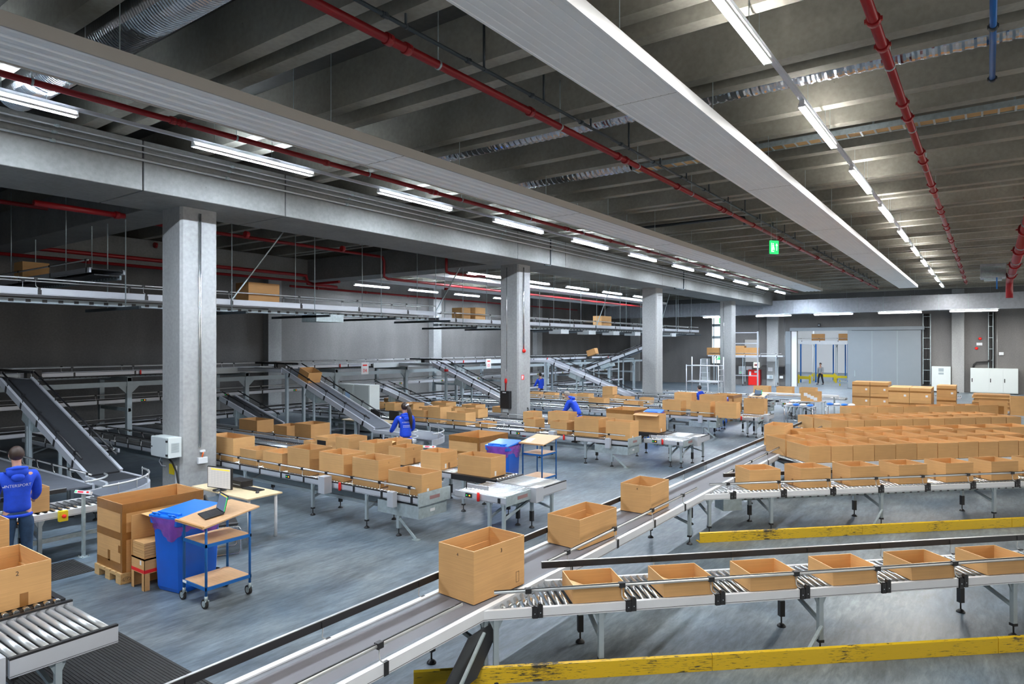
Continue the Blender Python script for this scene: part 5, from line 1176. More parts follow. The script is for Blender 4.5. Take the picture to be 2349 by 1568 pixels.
# cardboard stand between pallet and bin
t = thing('cardboard_stand', 'narrow cardboard stand with red tape between pallet and blue bin', 'stand', (-9.36, 4.2, 0))
b = MB().box(0, 0.36, 0.0, 0.006, 0.22, 0.42).box(0, 0.07, 0, 0.006, 0, 0.22).box(0.29, 0.36, 0, 0.006, 0, 0.22).box(0, 0.006, 0, 0.45, 0, 0.42).box(0.354, 0.36, 0, 0.07, 0, 0.42).box(0.354, 0.36, 0.38, 0.45, 0, 0.42).box(0.354, 0.36, 0.07, 0.38, 0.22, 0.42).box(0, 0.36, 0.444, 0.45, 0, 0.42).box(0, 0.36, 0, 0.45, 0.40, 0.42)
b.build('base', 'cardboard', t); MB().box(-0.001, 0.361, -0.001, 0.451, 0.23, 0.275).build('red_tape', 'red_plastic', t)
MB().box(0, 0.006, 0, 0.45, 0.42, 0.95).box(0, 0.36, 0.444, 0.45, 0.42, 0.95).box(0.354, 0.36, 0.2, 0.45, 0.42, 0.95).box(-0.0, 0.36, 0.12, 0.45, 0.944, 0.95).build('upper_box', 'cardboard', t)
MB().box(0.24, 0.28, -0.0015, 0, 0.33, 0.39).build('label_sticker', 'paper', t)
for i in range(6):
    o = MB().box(-9.34, -9.02, 4.21, 4.63, 0.422 + 0.034 * i, 0.422 + 0.034 * i + 0.03).build('folded_carton', 'cardboard'); tag(o, '%s folded carton from the bottom in the stack on the narrow stand' % ORD[i], 'folded carton', 'folded cartons on the stand')
o = MB().box(-9.36, -8.86, 4.45, 4.95, 0.952, 0.96).build('folded_carton', 'cardboard'); tag(o, 'loose flat carton sheet lying on top of the narrow stand', 'folded carton')
# desk with screen, keyboard, mouse; chair in front
t = thing('desk', 'maple desk with white round legs beside the first column', 'desk', (-11.45, 6.15, 0))
MB().box(0, 1.72, 0, 0.66, 0.72, 0.745).build('desk_top', 'desk_maple', t, 0.004)
for x, y in ((0.06, 0.08), (1.64, 0.08), (0.06, 0.58), (1.64, 0.58)): MB().cyl((x, y, 0), (x, y, 0.72), 0.025, 14).build('leg', 'white_paint', t)
t = thing('monitor', 'computer monitor showing a pale table on the maple desk', 'monitor', (-10.72, 6.26, 0.746), R(10))
MB().lathe([(0.12, 0), (0.12, 0.012), (0.02, 0.02), (0.018, 0.13)], 16).build('stand', 'black_plastic', t)
s = MB().box(-0.29, 0.29, -0.02, 0.02, 0.03, 0.40).build('casing', 'black_plastic', t, 0.005)
MB().box(-0.272, 0.272, -0.0225, -0.02, 0.045, 0.385).build('display', 'screen_pale', s); MB().box(-0.19, 0.26, -0.0235, -0.0225, 0.345, 0.368).build('display_bar', 'screen_yellow', s)
b = MB()
for i in range(7): b.box(-0.25 + 0.075 * i, -0.248 + 0.075 * i, -0.0232, -0.0225, 0.08, 0.33)
for i in range(9): b.box(-0.26, 0.26, -0.0232, -0.0225, 0.075 + 0.03 * i, 0.0765 + 0.03 * i)
b.build('table_lines', 'steel_grey', s)
t = thing('keyboard', 'black keyboard near the end of the maple desk', 'keyboard', (-10.3, 6.62, 0.746), R(4)); MB().box(-0.22, 0.22, -0.07, 0.07, 0, 0.02).build('keys', 'black_plastic', t, 0.004); MB().box(-0.2, 0.2, 0.062, 0.068, 0.02, 0.022).build('edge_strip', 'alu_frame', t)
o = MB().ball((0, 0, 0), (0.032, 0.055, 0.032), 12, 0, 0.0).build('computer_mouse', 'black_plastic', None, 0, (-10.02, 6.52, 0.746), (0, 0, R(60))); tag(o, 'black computer mouse on the maple desk', 'mouse')
t = thing('printer', 'flat black device beside the monitor on the maple desk', 'printer', (-10.75, 6.66, 0.746)); MB().box(-0.2, 0.2, -0.12, 0.12, 0, 0.12).build('casing', 'black_plastic', t, 0.01); MB().box(-0.18, 0.18, -0.125, -0.12, 0.05, 0.06).build('slot', 'alu_frame', t)
t = thing('chair', 'black cantilever chair with chrome tube legs behind the blue cart', 'chair', (-9.75, 5.72, 0), R(-25))
MB().box(-0.23, 0.23, -0.22, 0.22, 0.44, 0.49).build('seat', 'black_plastic', t, 0.02); MB().box(-0.22, 0.22, -0.24, -0.2, 0.58, 0.88).build('backrest', 'black_plastic', t, 0.015)
for s in (-1, 1): MB().tube([(s * .23, -0.22, 0.85), (s * .23, -0.2, 0.45), (s * .23, 0.22, 0.42), (s * .23, 0.25, 0.38), (s * .23, 0.25, 0.04), (s * .23, 0.22, 0.012), (s * .23, -0.2, 0.012)], 0.011, 8).build('leg', 'chrome', t)
MB().tube([(-.23, -0.2, 0.012), (-.2, -.25, .012), (.2, -.25, .012), (.23, -.2, .012)], 0.011, 8).build('floor_bar', 'chrome', t)
def scale_post(label, x, y, h=0.98, rz=R(15)):
    t = thing('display_post', label, 'display', (x, y, 0), rz, 'display posts')
    MB().box(-0.02, 0.02, -0.02, 0.02, 0.01, h - 0.03).build('post', 'galvanised', t); MB().box(-0.06, 0.06, -0.06, 0.06, 0, 0.01).build('base_plate', 'galvanised', t)
    b = MB()
    for sx in (-.045, .045):
        for sy in (-.045, .045): b.cyl((sx, sy, 0.01), (sx, sy, 0.035), 0.008, 6)
    b.build('anchor_bolt', 'chrome', t)
    s = MB().box(-0.17, 0.17, -0.02, 0.02, -0.025, 0.025).build('panel', 'white_paint', t, 0.003, (0, 0, h), (R(-25), 0, 0))
    MB().box(-0.1, 0.02, -0.0215, -0.02, -0.012, 0.012).build('red_display', 'led_red', s); MB().box(-0.155, -0.125, -0.0215, -0.02, -0.012, 0.012).build('green_light', 'led_green', s)
    MB().box(0.07, 0.16, -0.024, -0.02, -0.02, 0.03).build('counter', 'white_paint', s); MB().box(0.09, 0.14, -0.0255, -0.024, -0.005, 0.018).build('counter_display', 'red_plastic', s)
scale_post('display post with red figures in front of the man in blue', -11.22, 4.34 + 0.0, 0.99)
scale_post('display post with red figures right of the woman in blue', -10.05, 10.78, 0.98)
o = carton('carton with a barcode in front of the man in blue', (-11.45, 3.55), 0, 0.42, 0.42, 0.36, 0.755); MB().box(0.21, 0.212, -0.1, -0.02, 0.06, 0.2).build('label_sticker', 'paper', o)
b = MB()
for i in range(6): b.box(0.212, 0.2125, -0.09, -0.03, 0.075 + 0.019 * i, 0.083 + 0.019 * i)
b.build('barcode', 'ink', o)
# foreground lane: carton marked 2 and its neighbour
o = carton('open carton marked 2 on the roller lane at the lower left', (-7.6, 2.08), 0, 0.85, 0.57, 0.40, 0.705, 'cartons on the foreground lane', flap='walls')
lettering('printed_number', '2', 0.06, 'ink', o, (0.4262, 0.0, 0.33), (R(90), 0, R(90))); MB().box(0.425, 0.4265, 0.02, 0.09, 0, 0.13).build('tape_strip', 'packing_tape', o)
carton('tall carton left of the one marked 2 at the lower left edge', (-8.75, 2.05), 0, 0.7, 0.6, 0.62, 0.705, 'cartons on the foreground lane')
# ribbed black mats
def mat_(label, x0, x1, y0, y1):
    t = thing('floor_mat', label, 'mat', (x0, y0, 0)); b = MB().box(0, x1 - x0, 0, y1 - y0, 0.001, 0.008); y = 0.02
    while y < y1 - y0 - 0.02: b.box(0.03, x1 - x0 - 0.03, y, y + 0.016, 0.008, 0.013); y += 0.032
    b.build('mat_sheet', 'black_rubber', t)
mat_('big black ribbed rubber mat in front of the foreground lane', -9.75, -5.0, 2.3, 3.44)
mat_('small black ribbed rubber mat where the man in blue stands', -11.22, -10.42, 2.6, 4.2)
# second and third station
big_carton('tall taped pallet carton left of the second blue cart', -10.82, -9.87, 12.32, 13.5, 0.87, '')
pallet('wooden pallet under the taped carton of the second station', -10.75, 12.32)
bin_('blue wheelie bin with violet liner behind the second blue cart', -8.9, 12.0, R(10))
cart('blue cart with slanted board and a paper sheet by the second station', -8.6, 12.3, paper='white paper sheet on the slanted board of the second blue cart')
big_carton('tall taped pallet carton behind the cartons of the second station', -10.6, -9.55, 20.2, 21.4, 0.9, '')
pallet('wooden pallet under the taped carton behind the second station', -10.5, 20.2)
bin_('blue bin with bulging lid right of the third taped pallet carton', -9.05, 20.6, R(10))
big_carton('pallet carton behind the third station near the laptop cart', -9.7, -8.7, 28.0, 29.2, 0.95, '')
pallet('wooden pallet under the carton near the laptop cart', -9.65, 28.0)
bin_('blue bin whose lid shows behind the third station', -9.0, 27.2, R(10))
cart('blue cart with a laptop behind the third station', -8.3, 28.9, laptop='dark laptop open on the cart behind the third station')

# ------------------------------------------------------------------ fittings on columns
t = thing('switch_cabinet', 'light grey vented cabinet on the near face of the first column', 'cabinet', (-14.1, 6.72, 0.95))
MB().box(0, 0.7, 0, 0.27, 0, 0.41).build('housing', 'cabinet_pale', t, 0.006); d = MB().box(0.01, 0.64, -0.012, 0, 0.01, 0.40).build('door', 'cabinet_grey', t, 0.004)
MB().lathe([(0.014, 0), (0.014, 0.012)], 10).build('lock', 'black_plastic', d, 0, (0.06, -0.012, 0.2), (R(90), 0, 0)); MB().box(0.62, 0.68, -0.018, 0, 0.32, 0.36).box(0.62, 0.68, -0.018, 0, 0.04, 0.08).build('hinge', 'black_plastic', d)
b = MB()
for i in range(9): b.box(0.7, 0.704, 0.06, 0.22, 0.11 + 0.022 * i, 0.12 + 0.022 * i)
b.build('vent_slots', 'steel_grey', t)
t = thing('hanging_cables', 'black and grey cables hanging under the vented cabinet', 'cable', (-13.9, 6.9, 0.95))
MB().tube([(0, 0.05, 0), (0.15, 0, -0.05), (0.3, 0.0, -0.12), (0.36, 0.05, -0.3), (0.42, 0.07, -0.6), (0.42, 0.07, -0.95)], 0.018, 8).build('cable', 'black_rubber', t)
MB().tube([(-0.05, 0.05, 0), (-0.2, 0.02, -0.06), (-0.28, 0.02, -0.16), (-0.2, 0.03, -0.24), (-0.1, 0.07, -0.25)], 0.01, 8).build('cable', 'alu_frame', t)
MB().box(0.3, 0.34, 0.06, 0.09, -0.95, -0.2).build('cable_duct', 'white_paint', t)
o = MB().box(-13.9, -13.7, 6.985, 6.998, 0.55, 0.76).build('wall_tag', 'safety_yellow'); tag(o, 'yellow tag on the first column below the vented cabinet', 'sign')
def riser(label, x, y, z0, z1, n, m='chrome'):
    t = thing('cable_riser', label, 'conduit', (x, y, z0), 0, 'conduits on the columns')
    for i in range(n): MB().cyl((0.02, 0.035 * i, 0), (0.02, 0.035 * i, z1 - z0), 0.013, 8).build('tube', m, t)
riser('pair of shiny conduits down the lit face of the first column', -13.45, 7.38, 1.1, BZ - 0.1, 2)
t = thing('socket_box', 'white socket box with an orange plug on the first column', 'socket', (-13.45, 7.34, 0.75)); MB().box(0, 0.07, 0, 0.2, 0, 0.13).build('housing', 'white_paint', t, 0.006); MB().cyl((0.04, 0.09, 0.13), (0.04, 0.12, 0.24), 0.016, 8).build('plug', 'orange_plug', t); MB().box(0, 0.05, 0.06, 0.16, 0.24, 0.28).build('clip', 'white_paint', t)
riser('single shiny conduit on the near face of the second column', -13.95, 18.975, 2.3, BZ - 0.1, 1)
riser('pair of shiny conduits down the lit face of the second column', -13.45, 19.3, 3.1, BZ - 0.1, 2)
riser('shiny conduit on the near face of the fourth column', -14.0, 42.97, 1.5, BZ - 0.1, 1)
t = thing('dispenser_box', 'black box with a red switch above on the second column', 'cabinet', (-14.15, 18.86, 0.98)); MB().box(0, 0.42, 0, 0.14, 0, 0.62).build('housing', 'black_plastic', t, 0.015); MB().box(0.12, 0.27, -0.004, 0, 0.55, 0.58).build('name_strip', 'paper', t)
MB().box(0.05, 0.27, 0.1, 0.14, -0.14, -0.02).build('lower_tray', 'cabinet_grey', t); MB().tube([(0.18, 0.1, 0.62), (0.19, 0.1, 0.95)], 0.02, 8).build('cable', 'red_paint', t); MB().lathe([(0.05, 0), (0.05, 0.12), (0.03, 0.16)], 12).build('switch', 'red_plastic', t, 0, (0.19, 0.1, 0.9)); MB().cyl((0.19, 0.1, 1.0), (0.19, 0.1, 1.4), 0.015, 8).build('riser_tube', 'alu_rail', t)
o = MB().lathe([(0.06, 0), (0.075, 0.02), (0.07, 0.06), (0.04, 0.09)], 14).build('alarm_sounder', 'red_plastic', None, 0, (-13.45, 19.32, 3.03), (0, R(90), 0)); tag(o, 'round red alarm sounder on the lit face of the second column', 'alarm')
t = thing('fire_sign', 'small red and white fire sign on the second column', 'sign', (-13.448, 19.2, 2.0)); MB().box(0, 0.004, 0, 0.16, 0, 0.17).build('plate', 'red_plastic', t); b = MB().box(0.004, 0.005, 0.02, 0.06, 0.02, 0.15).box(0.004, 0.005, 0.085, 0.11, 0.04, 0.12).box(0.004, 0.005, 0.085, 0.135, 0.12, 0.135); b.build('pictogram', 'paper', t)
def extinguisher(label, x, y, h, r, horn):
    t = thing('fire_extinguisher', label, 'fire extinguisher', (x, y, 0), 0, 'fire extinguishers')
    MB().lathe([(r * .9, 0), (r, 0.02), (r, h * .78), (r * .75, h * .87), (r * .35, h * .92), (r * .3, h * .95)], 18).build('cylinder', 'red_paint', t)
    MB().box(-0.02, 0.06, -0.015, 0.015, h * .95, h * .99).bar((-0.01, 0, h), (0.12, 0, h + 0.05), 0.02, 0.012).build('valve', 'black_plastic', t)
    if horn: MB().tube([(0.02, 0, h), (0.02, -0.06, h + 0.1), (0.0, -0.1, h + 0.22), (0, -0.15, h + 0.22), (0.02, -0.14, h + 0.05), (0.03, -r - 0.03, h * .7), (0.03, -r - 0.03, h * .1)], [.014, .014, .014, .014, .016, .03, .04], 8).build('hose_and_horn', 'black_rubber', t)
    else: MB().tube([(0, -0.02, h * .97), (0, -r - 0.02, h * .93), (0, -r - 0.03, h * .7), (0.02, -r - 0.02, h * .15)], 0.012, 8).build('hose', 'black_rubber', t)
    b = MB(); 
    for i in range(5): b.X = Matrix.Rotation(R(-30 + 12 * i), 4, 'Z'); b.box(r - 0.002, r + 0.003, -0.009, 0.009, h * (.18 + .02 * (i % 2)), h * (.6 - .04 * (i % 3)))
    b.build('label_panel', 'paper', t)
extinguisher('shorter red fire extinguisher beside the second column', -13.33, 19.2, 0.62, 0.085, False)
extinguisher('taller red fire extinguisher with horn beside the second column', -13.3, 19.5, 0.78, 0.085, True)
t = thing('cable_pipe', 'dark cable pipe bending down the beam over the second column', 'conduit', (-12.66, 19.0, 6.0)); MB().tube([(0, 0.9, 1.0), (0, 0.9, 0.1), (0, 0.85, 0.06), (0, 0.5, 0.06)], 0.02, 8).build('tube', 'dark_pipe', t)
t = thing('cable_pipe', 'dark cable pipe bending down the beam over the third column', 'conduit', (-12.66, 31.0, 6.0)); MB().tube([(0, 1.6, 1.0), (0, 1.6, 0.1), (0, 1.5, 0.06), (0, 0.4, 0.06)], 0.035, 8).build('tube', 'dark_pipe', t)
# ------------------------------------------------------------------ along the far wall
def wall_box(name, label, cat, x0, x1, y0, y1, z0, z1, m, parts=(), group=None):
    t = thing(name, label, cat, (x0, y0, z0), 0, group)
    MB().box(0, x1 - x0, 0, y1 - y0, 0, z1 - z0).build('housing', m, t, 0.008)
    for (nm, a, b_, c, d, mm, out) in parts: MB().box(a, b_, -out, 0, c, d).build(nm, mm, t)
    return t
wall_box('hydrant_cabinet', 'red hydrant cabinet on the floor by the far wall', 'cabinet', -15.62, -14.7, FY - 0.45, FY - 0.02, 0.0, 1.25, 'red_paint', [('door', 0.03, 0.89, 0.03, 1.22, 'red_plastic', 0.012), ('pictogram', 0.08, 0.24, 0.75, 1.1, 'paper', 0.016), ('label_panel', 0.5, 0.8, 1.0, 1.15, 'paper', 0.016)])
t = thing('fire_sign', 'white and red fire sign above the red hydrant cabinet', 'sign', (-15.3, FY - 0.04, 1.4)); MB().box(0, 0.45, -0.02, 0, 0, 0.42).build('plate', 'exit_white', t); MB().box(0.06, 0.39, -0.024, -0.02, 0.12, 0.3).build('red_field', 'red_plastic', t); MB().box(0.12, 0.2, -0.027, -0.024, 0.15, 0.27).box(0.25, 0.33, -0.027, -0.024, 0.15, 0.22).build('pictogram', 'paper', t)
wall_box('switch_cabinet', 'small white wall cabinet left of the red hydrant cabinet', 'cabinet', -16.45, -15.95, FY - 0.2, FY, 0.85, 1.5, 'white_paint', [('panel', 0.1, 0.4, 0.25, 0.55, 'cabinet_grey', 0.01), ('green_label', 0.12, 0.2, 0.1, 0.16, 'exit_green', 0.01)])
o = MB().box(-15.9, -15.45, FY - 0.02, FY, 1.2, 1.5).build('notice_sheet', 'paper'); tag(o, 'white notice sheet on the far wall left of the red sign', 'notice')
o = MB().box(-14.1, -13.75, FY - 0.38, FY - 0.355, 1.15, 1.45).build('notice_sheet', 'paper'); tag(o, 'white notice sheet on the wall pillar right of the hydrant cabinet', 'notice')
wall_box('switch_cabinet', 'grey socket cabinet on the wall pillar right of the hydrant cabinet', 'cabinet', -14.15, -13.7, FY - 0.5, FY - 0.35, 0.55, 0.85, 'cabinet_grey', [('lid', 0.2, 0.4, 0.05, 0.25, 'steel_grey', 0.02)])
wall_box('dispenser_box', 'black dispenser box right of the far wall pillar', 'cabinet', -13.3, -12.95, FY - 0.25, FY, 0.95, 1.5, 'black_plastic', [('name_strip', 0.05, 0.3, -0.35, -0.15, 'paper', 0.005)])
t = wall_box('control_cabinet', 'single pale control cabinet right of the sliding door', 'cabinet', -3.15, -2.05, FY - 0.6, FY - 0.02, 0.05, 1.75, 'cabinet_pale', [('door', 0.03, 1.07, 0.05, 1.66, 'cabinet_pale', 0.012), ('vent_grille', 0.4, 0.7, 1.35, 1.58, 'steel_grey', 0.016), ('display', 0.4, 0.7, 1.15, 1.28, 'steel_grey', 0.016), ('plinth', 0.0, 1.1, -0.05, 0.0, 'steel_grey', 0.0)])
t = wall_box('control_cabinet', 'triple pale control cabinet with three doors at the far right wall', 'cabinet', -0.95, 1.6, FY - 0.6, FY - 0.02, 0.05, 1.68, 'cabinet_pale', [('plinth', 0, 2.55, -0.05, 0, 'steel_grey', 0.0)])
for k, (a, c) in enumerate(((0.02, 1.0), (1.02, 1.75), (1.77, 2.53))):
    d = MB().box(a, c, -0.012, 0, 0.04, 1.61).build('door', 'cabinet_pale', t, 0.004); MB().box(a + 0.05, a + 0.1, -0.03, -0.012, 0.7, 0.95).build('door_handle', 'black_plastic', d)
def ladder(label, x0, x1, z1):
    t = thing('cable_ladder', label, 'cable ladder', (x0, FY - 0.12, 0)); b = MB().box(0, 0.04, -0.05, 0.02, 0.5, z1).box(x1 - x0 - 0.04, x1 - x0, -0.05, 0.02, 0.5, z1); z = 0.7
    while z < z1: b.box(0.04, x1 - x0 - 0.04, -0.03, 0.0, z, z + 0.03); z += 0.75
    b.build('ladder_frame', 'galvanised', t)
    b = MB()
    for i in range(4): b.cyl((0.08 + 0.09 * i, 0.04, 0.4), (0.08 + 0.09 * i, 0.04, z1), 0.035, 6)
    b.build('cable_bundle', 'black_rubber', t)
ladder('wide cable ladder full of black cables right of the sliding door', -3.7, -3.22, 5.4)
ladder('narrow cable ladder above the triple control cabinet', 0.02, 0.3, 5.4)
t = thing('hanging_cables', 'black cable bundle bending from the narrow ladder to the cabinet', 'cable', (0.1, FY - 0.15, 1.7)); MB().tube([(0.05, 0, 1.2), (0.05, 0, 0.6), (-0.1, 0, 0.4), (-0.7, 0, 0.35), (-0.85, 0, 0.2), (-0.9, 0, 0.0)], 0.06, 8).build('cable', 'black_rubber', t)
for lab, x, z in (('upper red alarm on the far right wall', -0.42, 3.65), ('lower red alarm on the far right wall', -0.62, 3.0)):
    o = MB().lathe([(0.07, 0), (0.1, 0.03), (0.09, 0.08), (0.05, 0.12)], 14).build('alarm_sounder', 'red_plastic', None, 0, (x, FY, z), (R(90), 0, 0)); tag(o, lab, 'alarm', 'red alarms on the far wall')
o = MB().box(-0.62, -0.3, FY - 0.04, FY, 3.2, 3.38).build('alarm_plate', 'paper'); tag(o, 'white plate between the two red alarms on the far wall', 'sign')
wall_box('junction_box', 'small white junction box right of the narrow cable ladder', 'cabinet', 0.6, 0.85, FY - 0.1, FY, 2.55, 2.75, 'white_paint', [('lid', 0.02, 0.23, 0.02, 0.18, 'white_paint', 0.01)])
for k, x in enumerate((-14.9, -12.9, 0.5, 2.0)):
    t = thing('cable_riser', '%s thin conduit from the left on the far wall' % ORD[k], 'conduit', (x, FY - 0.02, 0.9), 0, 'thin conduits on the far wall'); MB().cyl((0, 0, 0), (0, 0, 4.4), 0.02, 6).build('tube', 'alu_rail', t)
wall_box('wall_sensor', 'small dark camera over the sliding door opening', 'camera', -10.45, -10.25, FY - 0.5, FY - 0.3, 4.6, 4.85, 'black_plastic', [('lens', 0.05, 0.15, 0.08, 0.16, 'steel_grey', 0.05)])
# conveyor slot through the far wall with cartons
t = conveyor('belt_conveyor', 'gallery belt passing through the slot in the far wall', (-18.5, FY - 1.6), 0, 8.0 - 2.2, 0.7, 2.4, 'belt', 'alu_frame', rails=[(0, 'alu', 0.1, 5.7, 0.16)], belt='belt_black', under=False, clamps=False, legs=[0.5, 2.8, 5.3], step=1.2)
for i, (x, h) in enumerate(((-17.6, 0.6), (-15.6, 0.75), (-14.6, 0.6))):
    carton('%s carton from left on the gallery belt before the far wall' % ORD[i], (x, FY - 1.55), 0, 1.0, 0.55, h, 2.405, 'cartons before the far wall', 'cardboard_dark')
# step ladder and rolling scaffold
t = thing('step_ladder', 'aluminium step ladder standing left of the fourth column', 'ladder', (-13.6, 38.2, 0), R(20))
for s in (-0.25, 0.25): MB().bar((s, -0.5, 0), (s * .7, 0, 2.4), 0.06, 0.025).build('stile', 'alu_frame', t); MB().bar((s, 0.55, 0), (s * .7, 0.02, 2.4), 0.05, 0.025).build('rear_stile', 'alu_frame', t)
for i in range(8): f = (i + 1) / 9; MB().box(-0.25 + .07 * f, 0.25 - .07 * f, -0.5 + 0.5 * f - 0.04, -0.5 + .5 * f + 0.04, 2.4 * f, 2.4 * f + 0.025).build('tread', 'alu_frame', t)
t = thing('rolling_scaffold', 'aluminium rolling scaffold right of the third column', 'scaffold', (-12.9, 33.6, 0))
for x in (0, 1.7):
    for y in (0, 0.8): MB().cyl((x, y, 0.12), (x, y, 2.6 if y else 2.2), 0.03, 8).build('upright', 'alu_frame', t); MB().cyl((x - 0.02, y, 0.06), (x + 0.02, y, 0.06), 0.06, 10).build('wheel', 'black_rubber', t)
for z in (0.5, 1.3, 2.15):
    for y in (0, 0.8): MB().cyl((0, y, z), (1.7, y, z), 0.025, 8).build('cross_tube', 'alu_frame', t)
for i in range(6): MB().cyl((1.7, 0, 0.45 + .3 * i), (1.7, 0.8, 0.45 + .3 * i), 0.018, 6).build('rung', 'alu_frame', t)
MB().box(0.05, 1.65, 0.05, 0.75, 1.32, 1.36).build('platform', 'alu_frame', t)
t = thing('rolling_scaffold', 'tall thin steel tower behind the rolling scaffold', 'scaffold', (-13.6, 43.8, 0))
for x in (0, 1.5): MB().box(x, x + 0.08, 0, 0.08, 0, 4.1).build('upright', 'alu_frame', t)
for z in (1.2, 2.4, 3.3, 4.0): MB().box(0, 1.58, 0.01, 0.06, z, z + 0.06).build('cross_tube', 'alu_frame', t)
# tables with blue and white rolls
for k, (x, y) in enumerate(((-6.6, 27.6), (-5.3, 28.7))):
    t = thing('packing_table', '%s chrome-legged table with blue and white bags before the sliding door' % ('left' if k == 0 else 'right'), 'table', (x, y, 0), 0, 'tables with bags')
    for a in (0.03, 1.07):
        for c in (0.03, 0.57): MB().cyl((a, c, 0.08), (a, c, 0.8), 0.022, 8).build('leg', 'chrome', t); MB().cyl((a - .015, c, 0.045), (a + .015, c, 0.045), 0.045, 10).build('wheel', 'black_rubber', t)
    MB().box(0, 1.1, 0, 0.6, 0.8, 0.82).build('table_top', 'alu_frame', t); MB().cyl((0.03, 0.03, 0.25), (1.07, 0.03, 0.25), 0.015, 8).build('cross_tube', 'chrome', t)
    for i in range(4):
        o = MB().ball((0, 0, 0), (0.13, 0.22, 0.05), 12).build('bag', 'blue_lid' if (i + k) % 2 else 'paper', None, 0, (x + 0.15 + 0.26 * i, y + 0.3, 0.868)); tag(o, '%s bag from left on the %s chrome-legged table' % (ORD[i], 'left' if k == 0 else 'right'), 'bag', 'bags on the chrome-legged tables')
t = thing('shelf_rail', 'long white shelf bar in front of the far cross conveyor', 'rail', (-9.2, 33.4, 0)); MB().box(0, 3.6, 0, 0.35, 0.82, 0.9).build('shelf', 'white_paint', t)
for x in (0.1, 3.4): MB().box(x, x + 0.06, 0.1, 0.16, 0, 0.82).build('leg', 'steel_grey', t)
o = carton('carton covered with white paper slips near the tables with bags', (-5.85, 30.6), 0, 0.75, 0.5, 0.42, 0.80, None); 
for i in range(4): MB().box(-0.25 + 0.13 * i, -0.1 + 0.13 * i, -0.254, -0.25, 0.22 - 0.06 * i, 0.36 - 0.06 * i).build('paper_slip', 'paper', o)
t = thing('packing_table', 'plain steel table under the carton with paper slips', 'table', (-6.7, 30.5, 0), 0)
MB().box(0, 1.0, 0, 0.7, 0.77, 0.80).build('table_top', 'alu_frame', t)
for a in (0.04, 0.96):
    for c in (0.04, 0.66): MB().cyl((a, c, 0), (a, c, 0.77), 0.025, 8).build('leg', 'steel_grey', t)
conveyor('roller_conveyor', 'far roller lane to the right of the bags before the door', (-5.5, 36.5), 0, 4.5, 0.9, 0.85, 'roller', 'alu_frame', rails=[(1, 'black', 0.1, 4.4, 0.15)], legs=[0.5, 4.0], single=True, clamps=False)
# sealed cartons stacked on pallets behind the carton wall
S = 'sealed cartons stacked behind the carton wall'
def sealed(x, y, l, r, h, z, lab): return carton(lab, (x, y), 0, l, r, h, z, S, closed=True, tape='band', sticker='front')
pw = ['bottom', 'middle', 'top']
def stack(x0, y0, nx, ny, w, d, h, what):   # x0: right edge of the stack, y0: its near face
    for i in range(nx):
        for j in range(ny):
            for k in range(3): sealed(x0 - (w + 0.015) * i, y0 + (d + 0.015) * j, w, d, h, 0.146 + (h + 0.003) * k, '%s sealed carton, %s column from right, %s row, %s stack' % (pw[k], ORD[i], ORD[j], what))
stack(-1.77, 30.0, 2, 3, 0.71, 0.55, 0.465, 'front pallet')
stack(-3.45, 32.2, 2, 2, 0.68, 0.58, 0.49, 'left rear pallet')
stack(-1.05, 32.3, 1, 2, 0.66, 0.58, 0.47, 'right rear pallet')
for x, y, lab in ((-2.57, 30.0, 'wooden pallet under the right half of the front sealed stack'), (-3.4, 30.0, 'wooden pallet under the left half of the front sealed stack'), (-4.26, 32.2, 'wooden pallet under the right half of the left rear sealed stack'), (-5.08, 32.2, 'wooden pallet under the left half of the left rear sealed stack'), (-1.85, 32.3, 'wooden pallet under the right rear sealed stack')): pallet(lab, x, y)
# flat cartons and loose cartons at the right
for i in range(8):
    o = MB().box(-0.5 + 0.04 * (i % 3), 0.75 - 0.05 * (i % 2), 31.4, 32.5, 0.72 + 0.075 * i, 0.72 + 0.075 * i + 0.065).build('folded_carton', 'cardboard_dark' if i % 2 else 'cardboard'); tag(o, '%s bundle of flat cartons from the bottom in the pile at the right edge' % ORD[i], 'folded carton', 'flat carton bundles at the right edge')
t = thing('packing_table', 'low table carrying the bundles of flat cartons at the right edge', 'table', (-0.6, 31.3, 0)); MB().box(0, 1.5, 0, 1.3, 0.66, 0.72).build('table_top', 'alu_frame', t)
for a in (0.05, 1.45):
    for c in (0.05, 1.25): MB().box(a - .03, a + .03, c - .03, c + .03, 0, 0.66).build('leg', 'steel_grey', t)
o = carton('carton with a brown tape patch in front of the flat carton pile', (0.58, 29.75), 0, 0.85, 0.5, 0.46, 0.72, None); MB().box(0.1, 0.32, -0.2515, -0.25, 0.0, 0.3).build('tape_patch', 'packing_tape', o)
carton('big carton cut off by the right edge beside the flat carton pile', (1.6, 29.6), 0, 0.95, 0.6, 0.66, 0.72, None)
t = thing('packing_table', 'steel table under the cartons at the right edge', 'table', (-0.4, 29.55, 0)); MB().box(0, 2.2, 0, 0.9, 0.66, 0.72).build('table_top', 'alu_frame', t)
for a in (0.05, 2.15):
    for c in (0.05, 0.85): MB().box(a - .03, a + .03, c - .03, c + .03, 0, 0.66).build('leg', 'steel_grey', t)

